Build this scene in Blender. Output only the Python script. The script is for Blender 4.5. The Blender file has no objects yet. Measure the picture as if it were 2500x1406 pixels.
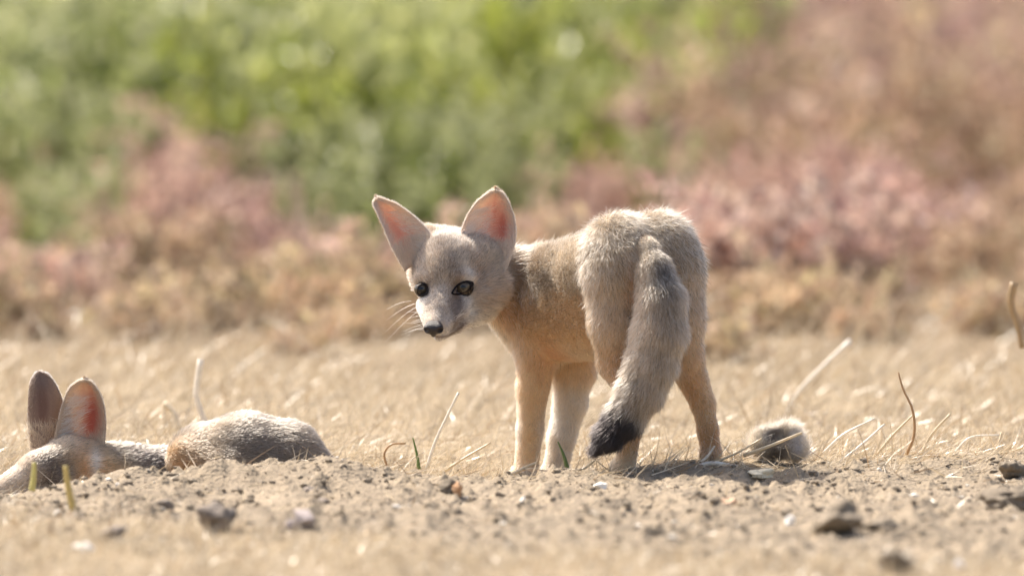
import bpy, math, random
import numpy as np
from mathutils import Vector

# ------------------------------------------------------------------ camera, light, exposure
SC = bpy.context.scene
COL = SC.collection
CAM_D, CAM_H, F_PX = 12.0, 0.9, 30000.0
PITCH = math.atan2(CAM_H, CAM_D) - math.atan(447.0 / F_PX)

cam_data = bpy.data.cameras.new('camera')
cam = bpy.data.objects.new('camera', cam_data)
COL.objects.link(cam)
cam.location = (0, -CAM_D, CAM_H)
cam.rotation_euler = (math.pi / 2 - PITCH, 0, 0)
cam_data.sensor_width = 36.0
cam_data.lens = 36.0 * F_PX / 2500.0
cam_data.clip_start = 0.5
cam_data.clip_end = 2000.0
cam_data.dof.use_dof = True
cam_data.dof.focus_distance = 12.07
cam_data.dof.aperture_fstop = 4.3
SC.camera = cam

SUN_TO = Vector((-0.44, 0.42, 0.79)).normalized()
world = bpy.data.worlds.new('World')
SC.world = world
world.use_nodes = True
wn = world.node_tree
for n in list(wn.nodes):
    wn.nodes.remove(n)
sky = wn.nodes.new('ShaderNodeTexSky')
sky.sky_type = 'NISHITA'
sky.sun_disc = False
sky.sun_elevation = math.asin(SUN_TO.z)
sky.sun_rotation = math.atan2(SUN_TO.x, SUN_TO.y)
sky.dust_density = 5.0
bg = wn.nodes.new('ShaderNodeBackground')
bg.inputs['Strength'].default_value = 0.14
wo = wn.nodes.new('ShaderNodeOutputWorld')
wn.links.new(sky.outputs[0], bg.inputs[0])
wn.links.new(bg.outputs[0], wo.inputs[0])

sun_data = bpy.data.lights.new('sun', 'SUN')
sun_data.energy = 5.0
sun_data.angle = math.radians(0.6)
sun_data.color = (1.0, 0.92, 0.81)
sun = bpy.data.objects.new('sun', sun_data)
COL.objects.link(sun)
sun.rotation_euler = (-SUN_TO).to_track_quat('-Z', 'Y').to_euler()
sun.location = (-3, 2, 5)

SC.view_settings.view_transform = 'Standard'
SC.view_settings.look = 'None'
SC.view_settings.exposure = 0.84
SC.view_settings.gamma = 1.0
SC.view_settings.use_curve_mapping = False

# ------------------------------------------------------------------ helpers
U = 0.0004                      # metres per photograph pixel at the fox
RNG = np.random.default_rng(7)
random.seed(7)
_f = np.array([0, math.cos(PITCH), -math.sin(PITCH)])
_r = np.array([1.0, 0, 0])
_u = np.array([0, math.sin(PITCH), math.cos(PITCH)])


def W(px, py, D):
    """place seen at photo pixel (px,py), D pixel-units (0.4 mm) beyond the fox's rump"""
    d = _f + _r * (px - 1250) / F_PX + _u * (703 - py) / F_PX
    t = (D * U + CAM_D) / d[1]
    return np.array([0, -CAM_D, CAM_H]) + d * t


def tag(o, label=None, cat=None, group=None, kind=None):
    if label: o['label'] = label
    if cat: o['category'] = cat
    if group: o['group'] = group
    if kind: o['kind'] = kind
    return o


def empty(name, loc=(0, 0, 0)):
    o = bpy.data.objects.new(name, None)
    o.empty_display_size = 0.02
    COL.objects.link(o)
    o.location = loc
    return o


def np_mesh(name, V, F, mat, col=None, smooth=True, parent=None):
    """V (n,3); F (m,3) or (m,4) int array; col (n,3) vertex colours"""
    me = bpy.data.meshes.new(name)
    V = np.asarray(V, np.float32); F = np.asarray(F, np.int32)
    me.vertices.add(len(V))
    me.vertices.foreach_set('co', V.ravel())
    k = F.shape[1]
    me.loops.add(F.size)
    me.loops.foreach_set('vertex_index', F.ravel())
    me.polygons.add(len(F))
    me.polygons.foreach_set('loop_start', np.arange(0, F.size, k, dtype=np.int32))
    me.polygons.foreach_set('loop_total', np.full(len(F), k, np.int32))
    me.polygons.foreach_set('use_smooth', np.full(len(F), smooth))
    if col is not None:
        a = me.attributes.new('fcol', 'FLOAT_COLOR', 'POINT')
        c4 = np.ones((len(V), 4), np.float32); c4[:, :3] = col
        a.data.foreach_set('color', c4.ravel())
    me.update(calc_edges=True)
    me.validate()
    if mat: me.materials.append(mat)
    o = bpy.data.objects.new(name, me)
    COL.objects.link(o)
    if parent: put_under(o, parent)
    return o


def put_under(o, parent):
    o.parent = parent
    if parent.parent is None:
        o.location = -Vector(parent.location) + Vector(o.location)
    return o


def _hash(ix, iy, iz, seed):
    h = (ix.astype(np.int64) * 374761393 + iy.astype(np.int64) * 668265263 + iz.astype(np.int64) * 2147483647 + seed * 974634777) & 0x7fffffff
    h = (h ^ (h >> 13)) * 1274126177 & 0x7fffffff
    h = (h ^ (h >> 16)) & 0x7fffffff
    return h / float(0x7fffffff) * 2 - 1


def vnoise(p, seed=0):
    """value noise, p (n,3) -> (-1,1)"""
    p = np.asarray(p, float)
    i = np.floor(p).astype(np.int64); f = p - i
    f = f * f * (3 - 2 * f)
    out = 0
    for dx in (0, 1):
        for dy in (0, 1):
            for dz in (0, 1):
                w = (f[:, 0] if dx else 1 - f[:, 0]) * (f[:, 1] if dy else 1 - f[:, 1]) * (f[:, 2] if dz else 1 - f[:, 2])
                out = out + w * _hash(i[:, 0] + dx, i[:, 1] + dy, i[:, 2] + dz, seed)
    return out


def fbm(p, octaves=4, seed=0):
    a, s, out = 1.0, 1.0, 0
    for o in range(octaves):
        out = out + a * vnoise(p * s, seed + o * 17)
        a *= 0.5; s *= 2.03
    return out


def sstep(a, b, x):
    t = np.clip((x - a) / (b - a), 0, 1)
    return t * t * (3 - 2 * t)


def norm(v):
    return v / np.maximum(np.linalg.norm(v, axis=-1, keepdims=True), 1e-9)


# ------------------------------------------------------------------ materials
def new_mat(name):
    m = bpy.data.materials.new(name)
    m.use_nodes = True
    nt = m.node_tree
    for n in list(nt.nodes):
        nt.nodes.remove(n)
    return m, nt, nt.nodes.new('ShaderNodeOutputMaterial')


def mat_leaf(name, transl=0.4, rough=0.5, spec=0.4, noise_scale=60, gain=1.0):
    m, nt, out = new_mat(name)
    N, L = nt.nodes, nt.links
    at = N.new('ShaderNodeAttribute'); at.attribute_name = 'fcol'
    tc = N.new('ShaderNodeTexCoord')
    no = N.new('ShaderNodeTexNoise'); no.inputs['Scale'].default_value = noise_scale; no.inputs['Detail'].default_value = 3
    L.new(tc.outputs['Object'], no.inputs['Vector'])
    mr = N.new('ShaderNodeMapRange'); mr.inputs['To Min'].default_value = 0.75 * gain; mr.inputs['To Max'].default_value = 1.25 * gain
    L.new(no.outputs['Fac'], mr.inputs['Value'])
    vm = N.new('ShaderNodeVectorMath'); vm.operation = 'SCALE'
    L.new(at.outputs['Color'], vm.inputs[0]); L.new(mr.outputs[0], vm.inputs['Scale'])
    pb = N.new('ShaderNodeBsdfPrincipled'); pb.inputs['Roughness'].default_value = rough
    pb.inputs['Specular IOR Level'].default_value = spec
    L.new(vm.outputs[0], pb.inputs['Base Color'])
    tr = N.new('ShaderNodeBsdfTranslucent'); L.new(vm.outputs[0], tr.inputs['Color'])
    mx = N.new('ShaderNodeMixShader'); mx.inputs[0].default_value = transl
    L.new(pb.outputs[0], mx.inputs[1]); L.new(tr.outputs[0], mx.inputs[2])
    L.new(mx.outputs[0], out.inputs[0])
    return m


def mat_fur(name, gain=1.0):
    m, nt, out = new_mat(name)
    N, L = nt.nodes, nt.links
    at = N.new('ShaderNodeAttribute'); at.attribute_name = 'fcol'
    hb = N.new('ShaderNodeBsdfHairPrincipled')
    hb.parametrization = 'COLOR'
    L.new(at.outputs['Color'], hb.inputs['Color'])
    hb.inputs['Roughness'].default_value = 0.35
    hb.inputs['Radial Roughness'].default_value = 0.6
    df = N.new('ShaderNodeBsdfDiffuse'); L.new(at.outputs['Color'], df.inputs['Color'])
    tr = N.new('ShaderNodeBsdfTranslucent'); L.new(at.outputs['Color'], tr.inputs['Color'])
    mx = N.new('ShaderNodeMixShader'); mx.inputs[0].default_value = 0.40
    L.new(df.outputs[0], mx.inputs[1]); L.new(tr.outputs[0], mx.inputs[2])
    m2 = N.new('ShaderNodeMixShader'); m2.inputs[0].default_value = 0.5
    L.new(mx.outputs[0], m2.inputs[1]); L.new(hb.outputs[0], m2.inputs[2])
    L.new(m2.outputs[0], out.inputs[0])
    return m


def mat_skin(name, transl=0.0, rough=0.9, spec=0.2, ns=900, lo=0.8, hi=1.15, bump=0.3):
    m, nt, out = new_mat(name)
    N, L = nt.nodes, nt.links
    at = N.new('ShaderNodeAttribute'); at.attribute_name = 'fcol'
    tc = N.new('ShaderNodeTexCoord')
    no = N.new('ShaderNodeTexNoise'); no.inputs['Scale'].default_value = ns; no.inputs['Detail'].default_value = 2
    L.new(tc.outputs['Object'], no.inputs['Vector'])
    mr = N.new('ShaderNodeMapRange'); mr.inputs['To Min'].default_value = lo; mr.inputs['To Max'].default_value = hi
    L.new(no.outputs['Fac'], mr.inputs['Value'])
    vm = N.new('ShaderNodeVectorMath'); vm.operation = 'SCALE'
    L.new(at.outputs['Color'], vm.inputs[0]); L.new(mr.outputs[0], vm.inputs['Scale'])
    pb = N.new('ShaderNodeBsdfPrincipled'); pb.inputs['Roughness'].default_value = rough
    pb.inputs['Specular IOR Level'].default_value = spec
    L.new(vm.outputs[0], pb.inputs['Base Color'])
    if bump:
        bp = N.new('ShaderNodeBump'); bp.inputs['Strength'].default_value = bump; bp.inputs['Distance'].default_value = 0.001
        L.new(no.outputs['Fac'], bp.inputs['Height']); L.new(bp.outputs[0], pb.inputs['Normal'])
    if transl:
        tr = N.new('ShaderNodeBsdfTranslucent'); L.new(vm.outputs[0], tr.inputs['Color'])
        mx = N.new('ShaderNodeMixShader'); mx.inputs[0].default_value = transl
        L.new(pb.outputs[0], mx.inputs[1]); L.new(tr.outputs[0], mx.inputs[2])
        L.new(mx.outputs[0], out.inputs[0])
    else:
        L.new(pb.outputs[0], out.inputs[0])
    return m


M_GREEN = mat_leaf('green_leaf', 0.45, 0.36, 0.6, 40)
M_PINK = mat_leaf('dry_flower', 0.35, 0.6, 0.3, 60)
M_STRAW = mat_leaf('dry_straw', 0.3, 0.33, 0.7, 300)
M_STEM = mat_leaf('plant_stem', 0.05, 0.7, 0.3, 200)
M_FUR = mat_fur('fox_fur')
M_SKIN = mat_skin('fox_skin')
M_EAR = mat_skin('ear_skin', 0.5, 0.6, 0.3, 500, 0.85, 1.12, 0.2)
M_EYE = mat_skin('wet_eye', 0, 0.05, 0.5, 3000, 0.8, 1.2, 0.0)
M_NOSE = mat_skin('nose_leather', 0, 0.38, 0.5, 2600, 0.7, 1.3, 0.5)
M_STONE = mat_skin('stone', 0, 0.85, 0.25, 260, 0.7, 1.25, 0.6)
M_LID = mat_skin('eyelid_skin', 0, 0.7, 0.15, 2000, 0.8, 1.1, 0.1)


def mat_ground():
    m, nt, out = new_mat('dry_soil')
    N, L = nt.nodes, nt.links
    at = N.new('ShaderNodeAttribute'); at.attribute_name = 'fcol'
    tc = N.new('ShaderNodeTexCoord')
    n1 = N.new('ShaderNodeTexNoise'); n1.inputs['Scale'].default_value = 90; n1.inputs['Detail'].default_value = 8; n1.inputs['Roughness'].default_value = 0.7
    n2 = N.new('ShaderNodeTexNoise'); n2.inputs['Scale'].default_value = 14; n2.inputs['Detail'].default_value = 4
    n3 = N.new('ShaderNodeTexVoronoi'); n3.inputs['Scale'].default_value = 220
    for n in (n1, n2, n3): L.new(tc.outputs['Object'], n.inputs['Vector'])
    r1 = N.new('ShaderNodeMapRange'); r1.inputs['From Min'].default_value = 0.3; r1.inputs['From Max'].default_value = 0.7
    r1.inputs['To Min'].default_value = 0.74; r1.inputs['To Max'].default_value = 1.2
    L.new(n1.outputs['Fac'], r1.inputs['Value'])
    r2 = N.new('ShaderNodeMapRange'); r2.inputs['To Min'].default_value = 0.85; r2.inputs['To Max'].default_value = 1.12
    L.new(n2.outputs['Fac'], r2.inputs['Value'])
    mu = N.new('ShaderNodeMath'); mu.operation = 'MULTIPLY'
    L.new(r1.outputs[0], mu.inputs[0]); L.new(r2.outputs[0], mu.inputs[1])
    vm = N.new('ShaderNodeVectorMath'); vm.operation = 'SCALE'
    L.new(at.outputs['Color'], vm.inputs[0]); L.new(mu.outputs[0], vm.inputs['Scale'])
    pb = N.new('ShaderNodeBsdfPrincipled'); pb.inputs['Roughness'].default_value = 0.95
    pb.inputs['Specular IOR Level'].default_value = 0.15
    L.new(vm.outputs[0], pb.inputs['Base Color'])
    ad = N.new('ShaderNodeMath'); ad.operation = 'ADD'
    L.new(n1.outputs['Fac'], ad.inputs[0]); L.new(n3.outputs['Distance'], ad.inputs[1])
    bp = N.new('ShaderNodeBump'); bp.inputs['Strength'].default_value = 0.7; bp.inputs['Distance'].default_value = 0.003
    L.new(ad.outputs[0], bp.inputs['Height']); L.new(bp.outputs[0], pb.inputs['Normal'])
    L.new(pb.outputs[0], out.inputs[0])
    return m


M_GROUND = mat_ground()


# ------------------------------------------------------------------ terrain
def ground_low(x, y):
    """gentle shape of the spoil heap and the hollows behind it"""
    g = lambda cx, cy, sx, sy, a: a * np.exp(-((x - cx) / sx) ** 2 - ((y - cy) / sy) ** 2)
    z = 0.0 * x
    z = z + g(0.20, 0.03, 0.12, 0.10, 0.013)
    z = z + g(0.03, 0.17, 0.13, 0.14, -0.020)
    z = z + g(0.04, -0.07, 0.12, 0.05, 0.003)
    z = z + g(-0.38, 0.06, 0.34, 0.16, -0.034)
    # crest of the heap in front of the resting fox
    crest = 0.018 * sstep(-0.48, -0.30, x) * (1 - sstep(-0.19, -0.05, x)) + 0.006 * np.exp(-((x + 0.185) / 0.05) ** 2)
    z = z + crest * np.exp(-((y + 0.15) / 0.10) ** 2)
    z = z - 0.008 * (1 - sstep(-0.50, -0.40, x)) * np.exp(-((y + 0.2) / 0.25) ** 2)
    z = z + 0.010 * sstep(0.25, 0.5, x) * np.exp(-((y - 0.05) / 0.2) ** 2)
    return z


def dirt_mask(x, y):
    """1 on bare dug soil, 0 in the straw"""
    p = np.stack([x * 5, y * 2.2, 0 * x], -1)
    n = 0.16 * fbm(p, 3, 5)
    back = 1 - sstep(-0.03, 0.09, y + n * 0.5)
    edge = -0.88 + 0.45 * (1 - sstep(-0.5, -0.1, x)) - 0.25 * sstep(0.1, 0.45, x)
    front = sstep(edge - 0.12, edge + 0.12, y + n)
    return back * front


def ground_z(x, y, fine=True):
    x = np.atleast_1d(np.asarray(x, float)); y = np.atleast_1d(np.asarray(y, float))
    z = ground_low(x, y)
    near = np.exp(-np.maximum(0, np.abs(x) - 1.2) / 0.8) * np.exp(-np.maximum(0, np.abs(y) - 1.8) / 1.5)
    p = np.stack([x, y, 0 * x], -1)
    z = z + 0.006 * fbm(p * 4.0, 2, 3) * (1 - 0.6 * near) + 0.02 * vnoise(p * 0.35, 9) * sstep(2.5, 7, np.hypot(x, y))
    if fine:
        d = dirt_mask(x, y)
        lump = fbm(p * np.array([24, 13, 1]), 3, 21)
        lump2 = fbm(p * np.array([75, 45, 1]), 3, 41)
        ridge = np.maximum(lump2, 0)
        z = z + near * ((0.0058 * lump + 0.0066 * ridge ** 1.5) * (0.3 + 0.7 * d))
        z = z + near * 0.0011 * vnoise(p * 190, 77) * (0.4 + d)
    return z


def gz(x, y):
    return float(ground_z(x, y)[0])


def axis(fine_lo, fine_hi, step, far):
    a = list(np.arange(fine_lo, fine_hi, step))
    s = step; v = a[-1]
    while v < far:
        s *= 1.22; v += s; a.append(v)
    s = step; v = a[0]; pre = []
    while v > -far:
        s *= 1.22; v -= s; pre.append(v)
    return np.array(pre[::-1] + a)


xs = axis(-0.75, 0.75, 0.0042, 600); ys = axis(-1.45, 1.0, 0.0065, 600)
X, Y = np.meshgrid(xs, ys, indexing='ij')
xf, yf = X.ravel(), Y.ravel()
Z = ground_z(xf, yf)
nx, ny = len(xs), len(ys)
ii, jj = np.meshgrid(np.arange(nx - 1), np.arange(ny - 1), indexing='ij')
a0 = (ii * ny + jj).ravel()
GF = np.stack([a0, a0 + ny, a0 + ny + 1, a0 + 1], -1)
dm = dirt_mask(xf, yf)[:, None]
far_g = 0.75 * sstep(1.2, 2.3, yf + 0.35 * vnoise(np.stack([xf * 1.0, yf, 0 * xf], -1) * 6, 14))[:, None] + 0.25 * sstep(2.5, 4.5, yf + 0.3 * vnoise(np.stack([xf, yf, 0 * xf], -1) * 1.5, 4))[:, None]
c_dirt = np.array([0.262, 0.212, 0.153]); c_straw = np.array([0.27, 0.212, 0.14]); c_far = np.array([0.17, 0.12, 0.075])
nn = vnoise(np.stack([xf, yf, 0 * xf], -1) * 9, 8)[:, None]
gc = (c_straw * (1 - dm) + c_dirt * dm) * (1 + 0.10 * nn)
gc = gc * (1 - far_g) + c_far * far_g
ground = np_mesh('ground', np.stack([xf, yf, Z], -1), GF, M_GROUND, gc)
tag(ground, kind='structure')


# ------------------------------------------------------------------ distance-field bodies
class Body:
    def __init__(self):
        self.P = []

    def cone(self, a, b, ra, rb, k=18, col=None, L=8, flow=None, op='add'):
        """a,b = (px,py,D); radii in px units; hair lies from a towards b"""
        A = W(*a); B = W(*b)
        fl = (B - A) if flow is None else W(*(np.array(a) + np.array(flow))) - A
        self.P.append(dict(a=A, b=B, ra=ra * U, rb=rb * U, k=k * U, col=np.array(col if col is not None else (0.5, 0.4, 0.3)), L=L * U,
                           flow=fl / max(np.linalg.norm(fl), 1e-9), op=op))

    def ball(self, c, r, k=18, col=None, L=8, flow=(0, 30, 0), op='add'):
        self.cone(c, (c[0] + 0.5, c[1], c[2]), r, r, k, col, L, flow, op)

    def dist(self, p, q):
        ab = q['b'] - q['a']
        t = np.clip(((p - q['a']) @ ab) / (ab @ ab), 0, 1)
        return np.linalg.norm(p - q['a'] - t[..., None] * ab, axis=-1) - (q['ra'] + t * (q['rb'] - q['ra']))

    def mesh(self, h):
        lo = np.min([np.minimum(q['a'] - q['ra'], q['b'] - q['rb']) for q in self.P], 0) - 4 * h
        hi = np.max([np.maximum(q['a'] + q['ra'], q['b'] + q['rb']) for q in self.P], 0) + 4 * h
        n = np.ceil((hi - lo) / h).astype(int) + 1
        F = np.full(n, 0.05, np.float32)
        ax = [lo[i] + h * np.arange(n[i]) for i in range(3)]
        for q in self.P:
            m = q['k'] * 1.2 + 3 * h
            l = np.minimum(q['a'] - q['ra'], q['b'] - q['rb']) - m
            u = np.maximum(q['a'] + q['ra'], q['b'] + q['rb']) + m
            i0 = np.clip(np.floor((l - lo) / h).astype(int), 0, n - 1); i1 = np.clip(np.ceil((u - lo) / h).astype(int) + 1, 1, n)
            sl = tuple(slice(i0[i], i1[i]) for i in range(3))
            g = np.stack(np.meshgrid(*[ax[i][sl[i]].astype(np.float32) for i in range(3)], indexing='ij'), -1)
            d = self.dist(g, q).astype(np.float32)
            f = F[sl]; k = q['k']
            if q['op'] == 'add':
                hh = np.maximum(k - np.abs(f - d), 0) / k
                F[sl] = np.minimum(f, d) - hh * hh * k * 0.25
            else:
                hh = np.maximum(k - np.abs(f + d), 0) / k
                F[sl] = np.maximum(f, -d) + hh * hh * k * 0.25
        return surface_nets(F, lo, h)

    def attrs(self, pts, s=7):
        """colour, hair length and hair direction blended from the nearest primitives"""
        prims = [q for q in self.P if q['op'] == 'add']
        Dm = np.stack([self.dist(pts, q) for q in prims], -1)
        w = np.exp(-(Dm - Dm.min(-1, keepdims=True)) / (s * U))
        w /= w.sum(-1, keepdims=True)
        return (w @ np.array([q['col'] for q in prims]), w @ np.array([q['L'] for q in prims]), norm(w @ np.array([q['flow'] for q in prims])))


def surface_nets(F, lo, h):
    ins = F < 0
    c = np.zeros(tuple(np.array(F.shape) - 1), np.int8)
    n0, n1, n2 = F.shape
    for dx in (0, 1):
        for dy in (0, 1):
            for dz in (0, 1):
                c += ins[dx:n0 - 1 + dx, dy:n1 - 1 + dy, dz:n2 - 1 + dz]
    I = np.argwhere((c > 0) & (c < 8))
    idx = np.full(c.shape, -1, np.int32)
    idx[I[:, 0], I[:, 1], I[:, 2]] = np.arange(len(I))
    corners = [(dx, dy, dz) for dx in (0, 1) for dy in (0, 1) for dz in (0, 1)]
    val = {k: F[I[:, 0] + k[0], I[:, 1] + k[1], I[:, 2] + k[2]].astype(float) for k in corners}
    S = np.zeros((len(I), 3)); N = np.zeros(len(I))
    for k in corners:
        for a in range(3):
            if k[a] == 0:
                k2 = list(k); k2[a] = 1; k2 = tuple(k2)
                va, vb = val[k], val[k2]
                m = (va < 0) != (vb < 0)
                t = np.where(m, va / np.where(m, va - vb, 1), 0)
                p = np.array(k, float)[None, :].repeat(len(I), 0); p[:, a] = t
                S += p * m[:, None]; N += m
    V = lo + h * (I + S / N[:, None])
    quads = []
    for a in range(3):
        b, d = (a + 1) % 3, (a + 2) % 3
        sl0 = [slice(None)] * 3; sl1 = [slice(None)] * 3
        sl0[a] = slice(0, F.shape[a] - 1); sl1[a] = slice(1, None)
        A = ins[tuple(sl0)]; B = ins[tuple(sl1)]
        E = np.argwhere(A != B)
        E = E[(E[:, b] > 0) & (E[:, d] > 0)]
        ea = A[E[:, 0], E[:, 1], E[:, 2]]
        def cell(db, dd):
            q = E.copy(); q[:, b] -= db; q[:, d] -= dd
            return idx[q[:, 0], q[:, 1], q[:, 2]]
        q = np.stack([cell(1, 1), cell(0, 1), cell(0, 0), cell(1, 0)], -1)
        q[~ea] = q[~ea][:, ::-1]
        quads.append(q)
    Q = np.concatenate(quads)
    Q = Q[(Q >= 0).all(1)]
    return V, Q


def smooth_verts(V, Q, it=3):
    n = len(V)
    e = np.concatenate([Q[:, [0, 1]], Q[:, [1, 2]], Q[:, [2, 3]], Q[:, [3, 0]]])
    e = np.concatenate([e, e[:, ::-1]])
    cnt = np.bincount(e[:, 0], minlength=n)[:, None]
    for i in range(it):
        for lam in (0.5, -0.45):
            s = np.stack([np.bincount(e[:, 0], V[e[:, 1], a], minlength=n) for a in range(3)], -1) / np.maximum(cnt, 1)
            V = V + lam * (s - V)
    return V


def vert_normals(V, Q):
    fn = np.cross(V[Q[:, 2]] - V[Q[:, 0]], V[Q[:, -1]] - V[Q[:, 1]]) if Q.shape[1] == 4 else np.cross(V[Q[:, 1]] - V[Q[:, 0]], V[Q[:, 2]] - V[Q[:, 0]])
    N = np.zeros_like(V)
    for a in range(3):
        for c in range(Q.shape[1]):
            N[:, a] += np.bincount(Q[:, c], fn[:, a], minlength=len(V))
    return norm(N)


def sample_surface(V, Q, n, weight=None, rng=RNG):
    T = np.concatenate([Q[:, [0, 1, 2]], Q[:, [0, 2, 3]]]) if Q.shape[1] == 4 else Q
    ar = np.linalg.norm(np.cross(V[T[:, 1]] - V[T[:, 0]], V[T[:, 2]] - V[T[:, 0]]), axis=1)
    if weight is not None: ar = ar * weight[T].mean(1)
    cs = np.cumsum(ar); t = np.searchsorted(cs, rng.random(n) * cs[-1])
    t = np.clip(t, 0, len(T) - 1)
    a, b = rng.random(n), rng.random(n)
    sw = a + b > 1; a[sw] = 1 - a[sw]; b[sw] = 1 - b[sw]
    w = np.stack([1 - a - b, a, b], -1)
    return T[t], w


def interp(A, T, w):
    return (A[T] * (w[..., None] if A.ndim > 1 else w)).sum(1)


def add_hair(name, pts, rad, col, mat, parent=None):
    """pts (n,k,3), rad (n,k), col (n,3) as a hair curves object"""
    n, k = pts.shape[:2]
    hc = bpy.data.hair_curves.new(name)
    hc.add_curves([k] * n)
    hc.attributes['position'].data.foreach_set('vector', pts.reshape(-1, 3).astype(np.float32).ravel())
    ra = hc.attributes.get('radius') or hc.attributes.new('radius', 'FLOAT', 'POINT')
    ra.data.foreach_set('value', rad.astype(np.float32).ravel())
    ca = hc.attributes.new('fcol', 'FLOAT_COLOR', 'CURVE')
    c4 = np.ones((n, 4), np.float32); c4[:, :3] = col
    ca.data.foreach_set('color', c4.ravel())
    hc.materials.append(mat)
    o = bpy.data.objects.new(name, hc)
    COL.objects.link(o)
    if parent: put_under(o, parent)
    return o


def grow(root, nrm, flow, L, lift, rad, rng, clump=0.35, cf=140, seed=5, bend=0.5, k=4):
    tan = norm(flow - (flow * nrm).sum(-1, keepdims=True) * nrm)
    nv = np.stack([vnoise(root * cf, seed), vnoise(root * cf, seed + 1), vnoise(root * cf, seed + 2)], -1)
    rnd = rng.normal(size=root.shape) * 0.22
    d0 = norm(tan * math.cos(lift) + nrm * math.sin(lift) + nv * clump + rnd)
    bad = (d0 * nrm).sum(-1) < 0.10
    d0[bad] = norm(d0[bad] + nrm[bad] * 0.35)
    pts = [root - nrm * 0.0004]
    p = root.copy()
    for i in range(1, k):
        d = norm(d0 + bend * (i / k) * (tan - 0.25 * nrm))
        p = p + d * (L / (k - 1))[:, None]
        pts.append(p.copy())
    pts = np.stack(pts, 1)
    prof = np.array([1.0, 0.95, 0.7, 0.12]) if k == 4 else np.linspace(1, 0.1, k)
    return pts, rad[:, None] * prof[None, :]


# ------------------------------------------------------------------ fur colours
GREY = np.array([0.56, 0.445, 0.315]); TAN = np.array([0.72, 0.515, 0.305]); BUFF = np.array([0.80, 0.575, 0.325])
CREAM = np.array([0.82, 0.72, 0.58]); WHITE = np.array([0.90, 0.86, 0.80]); FACE = np.array([0.62, 0.505, 0.395])
RUST = np.array([0.62, 0.36, 0.17]); DARK = np.array([0.045, 0.037, 0.037]); PALE = np.array([0.70, 0.56, 0.405])


def spots(pts, col, lst):
    for c, r, cc, s in lst:
        d = np.linalg.norm((pts - W(*c)) / (np.array(r if hasattr(r, '__len__') else (r, r, r)) * U), axis=-1)
        w = (s * np.exp(-d ** 2))[:, None]
        col = col * (1 - w) + np.array(cc) * w
    return col


def polyline_dist(p, line):
    """distance in image plane (x,z) units of px"""
    best = np.full(len(p), 1e9)
    L = [W(*q) for q in line]
    for a, b in zip(L[:-1], L[1:]):
        ab = b - a
        t = np.clip(((p - a) @ ab) / (ab @ ab), 0, 1)
        best = np.minimum(best, np.linalg.norm(p - a - t[:, None] * ab, axis=-1))
    return best / U


# ------------------------------------------------------------------ ears
def catmull(pts, n):
    pts = np.asarray(pts, float)
    P = np.vstack([2 * pts[0] - pts[1], pts, 2 * pts[-1] - pts[-2]])
    t = np.linspace(0, len(pts) - 1 - 1e-6, n)
    i = t.astype(int); f = (t - i)[:, None]
    a, b, c, d = P[i], P[i + 1], P[i + 2], P[i + 3]
    return 0.5 * (2 * b + (c - a) * f + (2 * a - 5 * b + 4 * c - d) * f ** 2 + (3 * b - a - 3 * c + d) * f ** 3)


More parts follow.
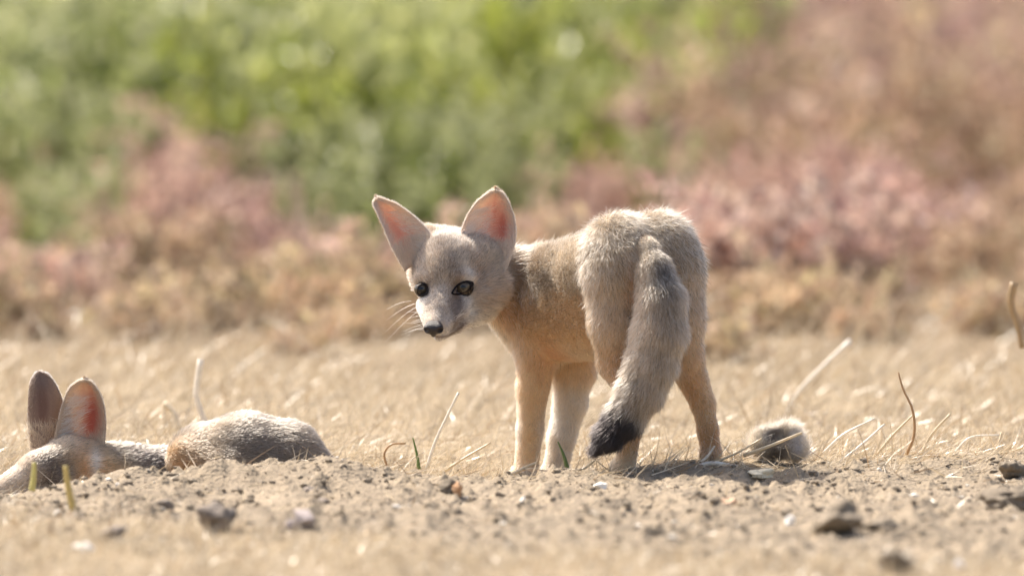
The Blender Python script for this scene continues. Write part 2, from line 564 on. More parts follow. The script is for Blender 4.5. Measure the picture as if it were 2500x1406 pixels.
def ear(left, right, cup, parent, cols, hair_side=1, seed=1, thick=3.5, back=(0, 0, 1), label=None, furn=5200, shade=1.0, inner=1.0):
    """left,right: edge curves base->tip as (px,py,D); cup: depth of the bowl in px"""
    nv, nu = 34, 25
    Lc, Rc = catmull(left, nv), catmull(right, nv)
    u = np.linspace(-1, 1, nu)
    v = np.linspace(0, 1, nv)
    back = np.array(back, float); back /= np.linalg.norm(back)
    front = np.zeros((nv, nu, 3))
    for i in range(nv):
        wdt = np.linalg.norm(Rc[i] - Lc[i])
        uu = u
        base = Lc[i][None] * (1 - uu[:, None]) / 2 + Rc[i][None] * (1 + uu[:, None]) / 2
        dep = cup * (1 - np.abs(uu) ** 2.2) * min(1, wdt / 70) * (0.35 + 0.65 * math.sin(math.pi * min(1, v[i] * 0.9 + 0.28)))
        front[i] = base + dep[:, None] * back
    n_px = np.zeros_like(front)
    du = np.gradient(front, axis=1); dv = np.gradient(front, axis=0)
    # image y runs down: compute in world space
    Wp = np.array([[W(*front[i, j]) for j in range(nu)] for i in range(nv)])
    du = np.gradient(Wp, axis=1); dv = np.gradient(Wp, axis=0)
    nrm = norm(np.cross(du, dv))
    if (nrm[:, :, 1].mean()) > 0: nrm = -nrm            # front faces the camera
    th = thick * U * (0.45 + 0.55 * np.sqrt(np.clip(1 - np.abs(u) ** 4, 0, 1)))[None, :, None] * np.ones((nv, 1, 1))
    Bk = Wp - nrm * th * 2
    V = np.concatenate([Wp.reshape(-1, 3), Bk.reshape(-1, 3)])
    n = nv * nu
    q = []
    for i in range(nv - 1):
        for j in range(nu - 1):
            a = i * nu + j
            q.append((a, a + 1, a + nu + 1, a + nu)); q.append((n + a, n + a + nu, n + a + nu + 1, n + a + 1))
        for j in (0, nu - 1):
            a = i * nu + j
            q.append((a, a + nu, n + a + nu, n + a) if j == 0 else (a, n + a, n + a + nu, a + nu))
    for i in (0, nv - 1):
        for j in range(nu - 1):
            a = i * nu + j
            q.append((a, n + a, n + a + 1, a + 1) if i == 0 else (a, a + 1, n + a + 1, n + a))
    q = np.array(q)
    UU, VV = np.meshgrid(u, v)
    pink, deep, rim, backc = [np.array(c) for c in cols]
    w_p = np.exp(-np.abs((UU - 0.06 * hair_side) / 0.66) ** 2.6) * np.exp(-np.abs((VV - 0.52) / 0.34) ** 2.6)
    w_d = np.exp(-((UU - 0.30 * hair_side) / 0.40) ** 2) * np.exp(-((VV - 0.36) / 0.20) ** 2)
    vein = 0.5 + 0.5 * vnoise(np.stack([UU * 4, VV * 3, 0 * UU], -1).reshape(-1, 3), seed).reshape(UU.shape)
    w_p = np.clip(w_p * (0.65 + 0.5 * vein), 0, 1)
    cf = rim[None, None] * (1 - w_p[..., None]) + pink * w_p[..., None]
    fold = 0.5 + 0.5 * vnoise(np.stack([UU * 7 + VV * 5, VV * 2.2 - UU * 2, 0 * UU], -1).reshape(-1, 3), seed + 9).reshape(UU.shape)
    w_d = np.clip(w_d * (0.75 + 0.5 * vein) + 0.35 * w_p * sstep(0.55, 0.85, fold), 0, 1)
    cf = cf * (1 - w_d[..., None]) + deep * w_d[..., None]
    cb = np.broadcast_to(backc, cf.shape)
    colr = np.concatenate([cf.reshape(-1, 3), cb.reshape(-1, 3)]) * shade
    o = np_mesh('ear', V, q, M_EAR, colr, True, parent)
    if label: o['label'] = label
    # fuzz: rim, back and the long pale hairs springing from the inner edge
    rng = np.random.default_rng(seed)
    uv = []
    roots, nr, fl, Ls, cc = [], [], [], [], []
    updir = norm(np.gradient(Wp, axis=0)); outdir = norm(np.gradient(Wp, axis=1))
    def at(A, vi, ui):
        i = np.clip(vi * (nv - 1), 0, nv - 1.001); j = np.clip((ui + 1) / 2 * (nu - 1), 0, nu - 1.001)
        i0 = i.astype(int); j0 = j.astype(int); fi = (i - i0)[:, None]; fj = (j - j0)[:, None]
        return (A[i0, j0] * (1 - fi) + A[i0 + 1, j0] * fi) * (1 - fj) + (A[i0, j0 + 1] * (1 - fi) + A[i0 + 1, j0 + 1] * fi) * fj
    # rim
    m = int(furn * 0.55)
    vi = rng.random(m) ** 0.8; sd = np.where(rng.random(m) < 0.5, -1.0, 1.0); ui = sd * (1 - 0.06 * rng.random(m))
    roots.append(at(Wp, vi, ui) - 0.5 * at(nrm, vi, ui) * thick * U); nr.append(norm(at(outdir, vi, ui) * sd[:, None])); fl.append(at(updir, vi, ui)); Ls.append(np.full(m, 8 * U) * rng.uniform(.5, 1.2, m)); cc.append(np.tile(rim * 0.3 + WHITE * 0.7, (m, 1)))
    # top rim
    m = int(furn * 0.012)
    ui = rng.uniform(-1, 1, m); vi = np.full(m, 0.985)
    roots.append(at(Wp, vi, ui)); nr.append(norm(at(updir, vi, ui))); fl.append(at(updir, vi, ui)); Ls.append(np.full(m, 4 * U)); cc.append(np.tile(rim, (m, 1)))
    # short pale fuzz inside near the edges
    m = int(furn * 0.30)
    vi = rng.random(m); sd = np.where(rng.random(m) < 0.5, -1.0, 1.0); ui = sd * (1 - np.abs(rng.normal(0, 0.20, m)))
    ui = np.clip(ui, -1, 1)
    roots.append(at(Wp, vi, ui)); nr.append(at(nrm, vi, ui)); fl.append(at(updir, vi, ui) - 0.5 * sd[:, None] * at(outdir, vi, ui)); Ls.append(np.full(m, 11 * U) * rng.uniform(.5, 1.2, m)); cc.append(np.tile(rim * 0.97, (m, 1)))
    # long inner hairs: from the skull-side edge, sweeping across the lower bowl
    m = int(furn * 0.20 * inner) + 2
    vi = 0.03 + 0.50 * rng.random(m); ui = -hair_side * (0.95 - 0.75 * rng.random(m) ** 1.5)
    roots.append(at(Wp, vi, ui)); nr.append(at(nrm, vi, ui)); fl.append(at(updir, vi, ui) * 0.55 + hair_side * at(outdir, vi, ui)); Ls.append(rng.uniform(16, 40, m) * U); cc.append(np.tile(WHITE * 0.95, (m, 1)))
    # lower opening, both sides
    m = int(furn * 0.30)
    vi = 0.20 * rng.random(m); ui = rng.uniform(-1, 1, m)
    roots.append(at(Wp, vi, ui)); nr.append(at(nrm, vi, ui)); fl.append(at(updir, vi, ui) + 0.4 * rng.normal(size=(m, 3))); Ls.append(rng.uniform(12, 28, m) * U); cc.append(np.tile(CREAM * 0.95, (m, 1)))
    # back of the ear
    m = int(furn * 0.5)
    vi = rng.random(m); ui = rng.uniform(-1, 1, m)
    roots.append(at(Bk, vi, ui)); nr.append(-at(nrm, vi, ui)); fl.append(at(updir, vi, ui)); Ls.append(rng.uniform(7, 13, m) * U); cc.append(np.tile(backc, (m, 1)))
    roots = np.concatenate(roots); nr = norm(np.concatenate(nr)); fl = norm(np.concatenate(fl)); Ls = np.concatenate(Ls); cc = np.concatenate(cc)
    cc = cc * rng.uniform(0.85, 1.1, (len(cc), 1)) * shade
    pts, rd = grow(roots, nr, fl, Ls, 0.35, np.full(len(Ls), 0.00013), rng, 0.25, 120, seed)
    add_hair('ear_fur', pts, rd, np.clip(cc, 0, 0.95), M_FUR, o)
    return o


# ------------------------------------------------------------------ standing fox
def sad_w(V, N):
    """guard hairs grow on the back, rump and chest, not on face or legs"""
    return sstep(0.10, 0.17, V[:, 2]) * sstep(0, 1, (V[:, 0] - W(1235, 0, 0)[0]) / 0.012)


def build_standing():
    root = empty('fox', tuple(W(1500, 1140, 60)))
    tag(root, 'young fox standing on the heap and looking back, bushy tail with black tip hanging down', 'fox')
    B = Body()
    c = B.cone
    # torso: top line, flanks, belly
    c((1330, 690, 345), (1560, 640, 40), 88, 92, 30, GREY, 13)
    c((1360, 770, 300), (1500, 740, 90), 96, 84, 30, TAN, 13)
    c((1345, 800, 320), (1470, 810, 140), 76, 66, 30, BUFF, 11)
    c((1310, 735, 372), (1345, 740, 330), 92, 92, 30, TAN, 13, flow=(10, 40, -20))
    c((1316, 800, 362), (1330, 835, 345), 74, 58, 25, BUFF, 14, flow=(0, 40, 0))
    # pelvis
    c((1514, 607, 5), (1522, 640, -15), 83, 84, 26, GREY, 15, flow=(12, 30, -8))
    c((1607, 610, 62), (1622, 640, 56), 90, 88, 26, GREY, 15, flow=(12, 40, -6))
    c((1560, 650, 0), (1565, 700, -10), 74, 60, 22, TAN, 13, flow=(0, 40, 0))
    c((1440, 668, 130), (1505, 640, 20), 72, 78, 44, GREY, 13)
    # left thigh and hind leg
    c((1501, 680, -10), (1502, 790, -8), 72, 59, 26, PALE, 12)
    c((1502, 790, -8), (1505, 880, 18), 59, 45, 20, PALE * 0.5 + TAN * 0.5, 9)
    c((1505, 880, 18), (1548, 985, -38), 43, 25, 18, TAN, 7)
    c((1548, 985, -38), (1543, 1050, -22), 27, 22, 12, RUST * 1.1, 5)
    c((1543, 1050, -22), (1527, 1128, -12), 22, 24, 10, TAN, 5)
    c((1524, 1134, -10), (1508, 1138, 14), 24, 19, 10, CREAM, 5)
    # right thigh and hind leg
    c((1638, 680, 62), (1648, 780, 60), 78, 68, 22, PALE, 12)
    c((1648, 780, 60), (1668, 870, 66), 63, 47, 20, PALE * 0.4 + BUFF * 0.6, 9)
    c((1668, 870, 66), (1716, 985, 92), 45, 28, 18, TAN, 7)
    c((1716, 985, 92), (1728, 1050, 88), 27, 24, 12, TAN, 5)
    c((1728, 1050, 88), (1735, 1102, 84), 24, 24, 10, RUST * 0.95, 5)
    c((1735, 1106, 84), (1722, 1111, 112), 24, 18, 10, CREAM, 5)
    # left fore leg
    c((1335, 720, 305), (1315, 850, 318), 78, 56, 24, TAN, 12)
    c((1315, 850, 318), (1300, 950, 305), 52, 37, 20, BUFF, 8)
    c((1300, 950, 305), (1294, 1050, 300), 36, 31, 14, BUFF, 6)
    c((1294, 1050, 300), (1285, 1140, 298), 31, 28, 12, BUFF, 5)
    c((1286, 1150, 298), (1266, 1156, 322), 28, 22, 10, CREAM, 5)
    # right fore leg
    c((1400, 790, 350), (1400, 900, 376), 62, 54, 24, BUFF, 12)
    c((1400, 900, 376), (1392, 985, 372), 47, 39, 18, CREAM, 8)
    c((1392, 985, 372), (1372, 1065, 368), 38, 33, 14, CREAM, 7)
    c((1372, 1065, 368), (1357, 1142, 366), 32, 30, 12, CREAM, 6)
    c((1355, 1150, 366), (1336, 1157, 392), 28, 22, 10, CREAM, 5)
    # neck
    c((1180, 652, 300), (1262, 690, 345), 64, 76, 20, GREY, 14)
    c((1262, 690, 345), (1335, 700, 355), 76, 86, 26, GREY, 14)
    c((1212, 722, 305), (1290, 790, 355), 48, 72, 24, BUFF, 14)
    # skull
    c((1088, 640, 212), (1084, 630, 272), 62, 70, 26, FACE, 8, flow=(-4, -40, 30))
    c((1100, 636, 214), (1142, 642, 276), 62, 78, 26, FACE, 8, flow=(8, -40, 30))
    c((1054, 672, 205), (1042, 660, 238), 38, 42, 20, FACE, 9, flow=(-16, -24, 30))
    c((1085, 668, 185), (1100, 650, 210), 60, 66, 22, FACE, 6, flow=(4, -40, 20))
    c((1056, 632, 246), (1036, 630, 268), 38, 28, 20, FACE, 8, flow=(-20, -30, 20))
    c((1160, 630, 255), (1190, 634, 272), 46, 40, 20, FACE, 8, flow=(20, -30, 20))
    c((1042, 582, 288), (1092, 606, 285), 32, 46, 22, TAN * 0.9, 9, flow=(10, -30, 40))
    # cheeks
    c((1052, 706, 196), (1044, 686, 232), 32, 38, 18, FACE * 1.08, 12, flow=(-20, -8, 30))
    c((1148, 715, 205), (1182, 698, 250), 44, 56, 18, FACE * 1.10, 20, flow=(34, -4, 30))
    c((1125, 745, 190), (1172, 732, 238), 34, 44, 18, CREAM, 22, flow=(34, 4, 25))
    # muzzle and jaw
    c((1061, 793, 62), (1070, 755, 112), 22, 30, 14, FACE, 3, flow=(5, -40, 40))
    c((1070, 755, 112), (1084, 706, 166), 30, 47, 18, FACE, 4, flow=(5, -40, 40))
    c((1052, 790, 78), (1045, 745, 140), 18, 28, 14, WHITE, 4, flow=(-6, -30, 40))
    c((1078, 795, 82), (1118, 745, 160), 20, 32, 14, WHITE * 0.95, 4, flow=(30, -20, 40))
    c((1072, 819, 80), (1110, 792, 145), 13, 19, 12, WHITE, 4, flow=(40, -16, 40))
    c((1112, 786, 150), (1170, 752, 225), 20, 32, 16, WHITE * 0.95, 9, flow=(40, -10, 30))
    # brow ridges, then the sockets
    c((1052, 680, 150), (1030, 682, 172), 20, 20, 12, FACE * 1.1, 5, flow=(-10, -30, 20))
    c((1112, 678, 146), (1145, 676, 172), 22, 22, 12, FACE * 1.1, 5, flow=(14, -30, 20))
    B.ball((1024, 707, 140), 17, 12, op='sub')
    B.ball((1131, 703, 122), 20, 14, op='sub')

    V, Q = B.mesh(0.0015)
    V = smooth_verts(V, Q, 3)
    N = vert_normals(V, Q)
    col, L, flow = B.attrs(V)

    def paint(V, N, col, L):
        # colour of the coat: grey saddle above, buff flanks, pale below
        body = sstep(0, 1, (V[:, 0] - W(1250, 0, 0)[0]) / 0.02)
        up = np.clip(N[:, 2], -1, 1)
        hz = V[:, 2]
        sad = (sstep(-0.15, 0.65, up) * sstep(0.14, 0.19, hz) * body)[:, None]
        col = col * (1 - 0.75 * sad) + GREY * 0.75 * sad
        low = (sstep(0.3, 0.9, -up) * body)[:, None]
        col = col * (1 - 0.6 * low) + CREAM * 0.6 * low
        col = spots(V, col, [
            ((1290, 640, 260), (60, 45, 60), (0.30, 0.21, 0.15), 0.6),      # head's shadow on the nape, painted into the coat
            ((1258, 690, 290), (24, 60, 90), (0.26, 0.15, 0.08), 0.75),  # painted shadow again, close behind the cheek
            ((1340, 670, 260), (60, 60, 90), (0.40, 0.32, 0.24), 0.5),
            ((1230, 760, 250), (40, 60, 60), RUST * 1.15, 0.7),             # rusty throat side
            ((1370, 830, 230), (45, 40, 70), RUST * 1.25, 0.65),            # elbow
            ((1340, 860, 260), (30, 40, 50), RUST * 1.3, 0.5),
            ((1553, 690, -60), (26, 90, 60), RUST * 1.2, 0.8),              # under the tail
            ((1500, 890, -40), (45, 60, 60), RUST * 1.1, 0.45),
            ((1690, 940, 60), (26, 60, 60), RUST * 1.2, 0.6),
            ((1740, 1070, 60), (30, 50, 60), RUST * 0.85, 0.6),
            ((1565, 1075, -40), (22, 50, 60), RUST, 0.7),
            ((1200, 800, 350), (30, 60, 90), WHITE, 0.95),                   # rim light on the chest edge, painted white
            ((1238, 880, 340), (24, 60, 90), WHITE, 0.95),  # painted rim light carried on down the chest
            ((1358, 1020, 350), (22, 120, 60), WHITE, 0.85),  # sunlit strip of the right fore leg, painted white
            ((1330, 1080, 280), (18, 90, 60), WHITE * 0.9, 0.6),
            ((1258, 1040, 300), (14, 130, 70), WHITE, 0.8),  # lit left edge of the left fore leg, painted white
            ((1080, 578, 190), (24, 38, 80), (0.20, 0.16, 0.14), 0.7),     # dark crown
            ((1085, 635, 150), (36, 56, 80), (0.42, 0.33, 0.26), 0.7),
            ((1060, 560, 220), (60, 20, 60), (0.58, 0.42, 0.25), 0.6),
            ((1120, 552, 240), (50, 18, 60), (0.60, 0.45, 0.28), 0.6),
            ((1118, 744, 130), (19, 34, 90), (0.17, 0.115, 0.09), 0.9),     # dark muzzle patch
            ((1108, 775, 100), (20, 18, 60), (0.22, 0.16, 0.13), 0.85),
            ((1102, 722, 140), (7, 14, 60), (0.12, 0.08, 0.06), 0.8),
            ((1044, 728, 130), (8, 20, 70), (0.24, 0.17, 0.14), 0.6),
            ((1070, 765, 90), (19, 38, 90), (0.36, 0.30, 0.26), 0.7),
            ((1170, 690, 180), (20, 20, 60), (0.60, 0.42, 0.26), 0.6),
            ((1165, 676, 170), (22, 6, 60), (0.36, 0.24, 0.14), 0.5),
            ((1142, 668, 150), (34, 11, 80), WHITE, 0.6), ((1036, 676, 160), (14, 10, 60), WHITE, 0.5),
            ((1075, 700, 120), (20, 26, 60), (0.60, 0.50, 0.40), 0.5),
            ((1145, 735, 150), (26, 14, 60), WHITE, 0.45),
            ((1195, 745, 230), (30, 28, 60), CREAM, 0.6),
            ((1205, 640, 230), (34, 26, 60), CREAM, 0.6),
        ])
        # mouth line
        md = polyline_dist(V * [1, 0, 1], [])if False else None
        pl = V.copy(); pl[:, 1] = 0
        line = [(1060, 821, 0), (1074, 823, 0), (1092, 820, 0), (1106, 812, 0), (1120, 800, 0), (1133, 789, 0)]
        d = np.full(len(V), 1e9)
        LL = [W(*q) for q in line]
        for a, b in zip(LL[:-1], LL[1:]):
            a = a * [1, 0, 1]; b = b * [1, 0, 1]; ab = b - a
            # perspective shift of rows with depth
            q = pl.copy(); q[:, 2] = V[:, 2] + (V[:, 1]) * 0.066
            t = np.clip(((q - a) @ ab) / (ab @ ab), 0, 1)
            d = np.minimum(d, np.linalg.norm(q - a - t[:, None] * ab, axis=-1))
        mw = (np.exp(-(d / (3.0 * U)) ** 2) * (V[:, 1] < 0.07) * (V[:, 0] < W(1145, 0, 0)[0]))[:, None]
        col = col * (1 - 0.72 * mw) + np.array([0.16, 0.09, 0.06]) * 0.72 * mw
        return col

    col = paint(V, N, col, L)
    vx = V[:, 0]; vz = V[:, 2] + V[:, 1] * 0.066
    def ellm(cx, cy, ax, ay, rot):
        p = W(cx, cy, 0); dx = (vx - p[0]) / U; dz = (vz - p[2]) / U
        ca, sa = math.cos(rot), math.sin(rot)
        return (((dx * ca + dz * sa) / ax) ** 2 + ((-dx * sa + dz * ca) / ay) ** 2 < 1) & (V[:, 1] < 0.11)
    eyezone = ellm(1030, 707, 12, 16.5, -0.5) | ellm(1131, 703, 26, 13, 0.46)
    scol = np.clip(col * 0.85, 0, 1); scol[eyezone] = (0.02, 0.014, 0.012)
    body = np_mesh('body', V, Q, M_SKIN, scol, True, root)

    # fur
    rng = np.random.default_rng(11)
    n = 230000
    ishead = sstep(0, 1, (W(1245, 0, 0)[0] - V[:, 0]) / 0.004) * (V[:, 1] < 0.14)
    wt = 0.75 + 1.3 * ishead
    wt = wt * np.clip(1.0 + 0.5 * (-N[:, 1]), 0.6, 1.5)
    T, w = sample_surface(V, Q, n, wt, rng)
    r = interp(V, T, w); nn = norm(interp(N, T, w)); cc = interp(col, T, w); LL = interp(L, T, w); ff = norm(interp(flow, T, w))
    # keep hair off the eyes and the nose
    keep = np.ones(n, bool)
    rowx = r[:, 0]; rz = r[:, 2] + r[:, 1] * 0.066
    def ell(cx, cy, ax, ay, rot=0.0, dmax=0.11):
        p = W(cx, cy, 0); dx = (rowx - p[0]) / U; dz = (rz - p[2]) / U
        ca, sa = math.cos(rot), math.sin(rot)
        x = dx * ca + dz * sa; z = -dx * sa + dz * ca
        return ((x / ax) ** 2 + (z / ay) ** 2 < 1) & (r[:, 1] < dmax)
    keep &= ~ell(1030, 707, 10, 14, -0.55)
    keep &= ~ell(1133, 702, 22, 11.5, 0.48)
    keep &= ~ell(1057, 806, 22, 17)
    r, nn, cc, LL, ff = r[keep], nn[keep], cc[keep], LL[keep], ff[keep]
    shortz = np.zeros(len(r))
    for (cx, cy, rr) in ((1030, 707, 30), (1133, 702, 38), (1057, 806, 34)):
        p = W(cx, cy, 0)
        d = np.hypot((r[:, 0] - p[0]) / U, (r[:, 2] + r[:, 1] * 0.066 - p[2]) / U)
        shortz = np.maximum(shortz, np.exp(-(d / rr) ** 2) * (r[:, 1] < 0.11))
    LL = LL * (1 - 0.6 * shortz) * rng.uniform(0.55, 1.25, len(r))
    # guard hairs: agouti banding, light and dark tips on the grey coat
    g = rng.random(len(r))
    agouti = sstep(0.46, 0.36, cc[:, 0] - 0.0) if False else np.clip(1 - np.linalg.norm(cc - GREY, axis=1) / 0.25, 0, 1)
    cc = cc * rng.uniform(0.88, 1.10, (len(r), 1))
    fcm = (r[:, 0] < W(1235, 0, 0)[0]) & (r[:, 1] < 0.14)
    streak = vnoise(r * np.array([900, 500, 260]), 61)
    cc = cc * np.where(fcm, 1 + 0.22 * streak, 1)[:, None]
    dk = (g < np.where(fcm, 0.10, 0.16 * agouti))[:, None]; lt = (g > 1 - 0.30 * agouti)[:, None]
    cc = np.where(dk, cc * 0.35, cc); cc = np.where(lt, cc * 0.3 + WHITE * 0.7, cc)
    pts, rd = grow(r, nn, ff, LL * 1.5, 0.50, np.full(len(r), 0.00015), rng, 0.22, 150, 5)
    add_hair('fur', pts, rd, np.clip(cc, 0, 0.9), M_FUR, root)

    ng = 15000
    T, w = sample_surface(V, Q, ng, np.clip(sad_w(V, N), 0.03, 1), rng)
    r = interp(V, T, w); nn = norm(interp(N, T, w)); cc = interp(col, T, w); LL = interp(L, T, w); ff = norm(interp(flow, T, w))
    LL = LL * rng.uniform(1.2, 2.3, ng)
    g = rng.random((ng, 1))
    cc = np.where(g < 0.35, cc * 0.3, np.where(g > 0.6, cc * 0.3 + WHITE * 0.7, cc))
    pts, rd = grow(r, nn, ff + 0.35 * rng.normal(size=ff.shape), LL * 1.3, 0.6, np.full(ng, 0.00011), rng, 0.45, 90, 25)
    add_hair('guard_hair', pts, rd, np.clip(cc, 0, 0.9), M_FUR, root)

    # ---- tail: its own skin and brush
    TB = Body()
    tl = [((1560, 575, -12), 20), ((1576, 612, -60), 31), ((1596, 660, -94), 41), ((1614, 732, -114), 51), ((1610, 810, -118), 57), ((1592, 880, -116), 54),
          ((1566, 950, -112), 49), ((1528, 1015, -106), 41), ((1491, 1058, -100), 31), ((1464, 1087, -98), 14)]
    for (p, ra), (q, rb) in zip(tl[:-1], tl[1:]):
        TB.cone(p, q, ra, rb, 12, PALE, 27)
    TV, TQ = TB.mesh(0.0020)
    TN = vert_normals(TV, TQ)
    tc, tL, tf = TB.attrs(TV, 14)
    def tail_paint(V, N):
        col = np.tile(PALE * 1.12, (len(V), 1))
        col = spots(V, col, [
            ((1585, 600, -110), (55, 50, 90), GREY * 0.85, 0.8),
            ((1624, 672, -150), (28, 74, 90), (0.12, 0.105, 0.10), 0.9),     # dark gland patch
            ((1605, 620, -140), (22, 40, 80), (0.14, 0.12, 0.11), 0.6),
            ((1640, 690, -160), (30, 30, 80), (0.20, 0.18, 0.17), 0.6),
            ((1640, 790, -150), (36, 90, 90), GREY * 0.85, 0.6),
            ((1612, 890, -150), (32, 70, 90), GREY * 0.6, 0.55),
            ((1560, 960, -150), (30, 50, 90), GREY * 0.5, 0.7),
            ((1520, 1010, -140), (40, 26, 90), (0.16, 0.13, 0.12), 0.75)])
        # black tip along the tail
        q = W(1478, 1072, -100); dd = norm((W(1460, 1088, -98) - W(1540, 990, -108))[None])[0]
        s = ((V - W(1530, 1005, -106)) @ dd) / U
        s = s + 8 * vnoise(V * 120, 3)
        w = sstep(-26, 12, s + 7 * vnoise(V * 420, 6))[:, None]
        return col * (1 - w) + DARK * w
    tcol = tail_paint(TV, TN)
    tail = np_mesh('tail', TV, TQ, M_SKIN, np.clip(tcol * 0.8, 0, 1), True, root)
    n = 62000
    T, w = sample_surface(TV, TQ, n, None, rng)
    r = interp(TV, T, w); nn = norm(interp(TN, T, w)); ff = norm(interp(tf, T, w)); cc = interp(tcol, T, w); LL = interp(tL, T, w)
    base = sstep(0.235, 0.17, r[:, 2])
    LL = LL * (0.25 + 0.75 * base) * rng.uniform(0.5, 1.2, n)
    cc = cc * rng.uniform(0.82, 1.12, (n, 1))
    g = rng.random(n); cc = np.where((g < 0.09)[:, None], cc * 0.35, cc); cc = np.where(((g > 0.75) & (cc[:, 0] > 0.2))[:, None], cc * 0.4 + WHITE * 0.6, cc)
    pts, rd = grow(r, nn, ff, LL * 1.25, 0.42, np.full(n, 0.00015), rng, 0.20, 170, 9)
    # greyish wisps past the black tip
    add_hair('tail_fur', pts, rd, np.clip(cc, 0, 0.9), M_FUR, tail)

    # ---- ears
    pinkL = ((0.80, 0.48, 0.38), (0.76, 0.39, 0.31), (0.78, 0.66, 0.56), (0.56, 0.42, 0.28))
    ear([(990, 662, 196), (962, 612, 200), (942, 566, 206), (924, 524, 214), (914, 499, 222), (919, 487, 225)],
        [(1066, 628, 176), (1050, 572, 214), (1012, 532, 236), (972, 502, 232), (937, 488, 226), (922, 485, 225)],
    30, root, pinkL, -1, 3, back=(-0.25, -0.15, 1), inner=0.45)
    ear([(1138, 640, 176), (1124, 588, 206), (1136, 540, 236), (1160, 500, 244), (1192, 473, 249), (1208, 467, 251)],
        [(1232, 668, 214), (1254, 600, 236), (1257, 550, 246), (1245, 504, 248), (1227, 475, 251), (1212, 467, 251)],
        36, root, ((0.78, 0.48, 0.40), (0.54, 0.20, 0.16), (0.78, 0.66, 0.56), (0.56, 0.42, 0.28)), 1, 4, back=(0.15, -0.1, 1))

    # ---- eyes, lids, nose, whiskers
    def surf_y(px, py):
        """front surface depth (in D units) of the body at a photo pixel"""
        p = W(px, py, 0)
        d = np.hypot(V[:, 0] - p[0], V[:, 2] + V[:, 1] * 0.066 - p[2])
        m = (d < 3.2 * U * 2) & (N[:, 1] < 0)
        if not m.any(): return 150
        return float(V[m, 1].min() / U)
    for cx, cy, rx, ry, rot, look, rad in ((1030, 707, 11.5, 16, -0.55, (-0.22, -1, 0.05), 19), (1132, 702, 24, 13, 0.48, (-0.05, -1, 0.06), 25)):
        ring = [surf_y(cx + dx, cy + dy) for dx, dy in ((14, 0), (-14, 0), (0, 14), (0, -14))]
        sy = np.mean(ring)
        C = W(cx, cy, sy + rad - 9)
        # eyeball
        nu, nv = 28, 20
        Vs, cs, qs = [], [], []
        lk = norm(np.array([look]))[0]
        t1 = norm(np.cross(lk, [0, 0, 1])[None])[0]; t2 = np.cross(t1, lk)
        for i in range(nv + 1):
            th = math.pi * i / nv
            for j in range(nu):
                ph = 2 * math.pi * j / nu
                rr = rad * U * (1 + 0.06 * math.exp(-(th / 0.5) ** 2))
                Vs.append(C + rr * (math.cos(th) * lk + math.sin(th) * (math.cos(ph) * t1 + math.sin(ph) * t2)))
                a = th * rad
                if a < 6: cc_ = (0.006, 0.005, 0.005)
                elif a < 18: cc_ = np.array((0.085, 0.064, 0.040)) * (0.8 + 0.4 * ((j * 7) % 5) / 5)
                else: cc_ = (0.012, 0.009, 0.008)
                cs.append(cc_)
        for i in range(nv):
            for j in range(nu):
                qs.append((i * nu + j, i * nu + (j + 1) % nu, (i + 1) * nu + (j + 1) % nu, (i + 1) * nu + j))
        eye = np_mesh('eye', np.array(Vs), np.array(qs)[:, ::-1], M_EYE, np.array(cs), True, root)
        # lids: a dark almond collar from the opening out onto the face
        m = 40
        VV, qq, cl = [], [], []
        steps = [(0.76, 0.3), (0.87, 1.2), (0.98, 0.9), (1.08, -1.0), (1.18, -5)]
        ca, sa = math.cos(rot), math.sin(rot)
        for j in range(m):
            ph = 2 * math.pi * j / m
            ex = math.cos(ph); ez = math.sin(ph) * (1 - 0.30 * abs(math.cos(ph)) ** 3)
            inner = -1 if cx > 1080 else 1
            stretch = 1.0 + (0.22 if ex * inner > 0 else 0) * max(0, ex * inner) ** 3
            for s, lift in steps:
                x = ex * rx * s * stretch; z = ez * ry * s
                dx = x * ca - z * sa; dz = x * sa + z * ca
                rr = math.hypot(dx, dz)
                if rr < rad * 0.98: yb = -math.sqrt((rad * 1.02) ** 2 - rr ** 2) + (sy + rad - 9)
                else: yb = sy + rad - 9
                yb = min(yb, surf_y(cx + dx, cy - dz)) if s > 0.9 else yb
                VV.append(W(cx + dx, cy - dz, yb - lift))
                cl.append((0.014, 0.010, 0.010) if s < 1.2 else (0.10, 0.07, 0.055))
        K = len(steps)
        for j in range(m):
            for s in range(K - 1):
                a, b = j * K + s, ((j + 1) % m) * K + s
                qq.append((a, a + 1, b + 1, b))
        np_mesh('eyelid', np.array(VV), np.array(qq), M_LID, np.array(cl), True, eye)

    NB = Body()
    NB.cone((1047, 802, 38), (1070, 802, 36), 13, 13, 6)
    NB.cone((1052, 794, 46), (1066, 794, 45), 12, 12, 8)
    NB.cone((1058, 812, 40), (1058, 817, 44), 9, 6, 6)
    NB.cone((1045, 808, 20), (1038, 806, 34), 5.5, 4, 3, op='sub')
    NB.cone((1070, 808, 18), (1078, 805, 32), 5.5, 4, 3, op='sub')
    NB.cone((1058, 806, 22), (1058, 822, 24), 1.5, 1.5, 1, op='sub')
    v, q = NB.mesh(0.0006)
    np_mesh('nose', v, q, M_NOSE, np.tile([0.022, 0.017, 0.017], (len(v), 1)), True, root)
    wp = []
    for k in range(26):
        side = -1 if k < 17 else 1
        s = np.array([1040 + 4 * rng.random() if side < 0 else 1105 + 14 * rng.random(), 775 + 30 * rng.random(), 85 + 10 * rng.random()])
        if side > 0: s[1] = 765 + 20 * rng.random()
        e = s + np.array([side * rng.uniform(25, 62), rng.uniform(-26, 22), rng.uniform(-20, 20)])
        mid = (s + e) / 2 + [0, -6, 0]
        wp.append([W(*s), W(*(s * .5 + mid * .5)), W(*mid), W(*e)])
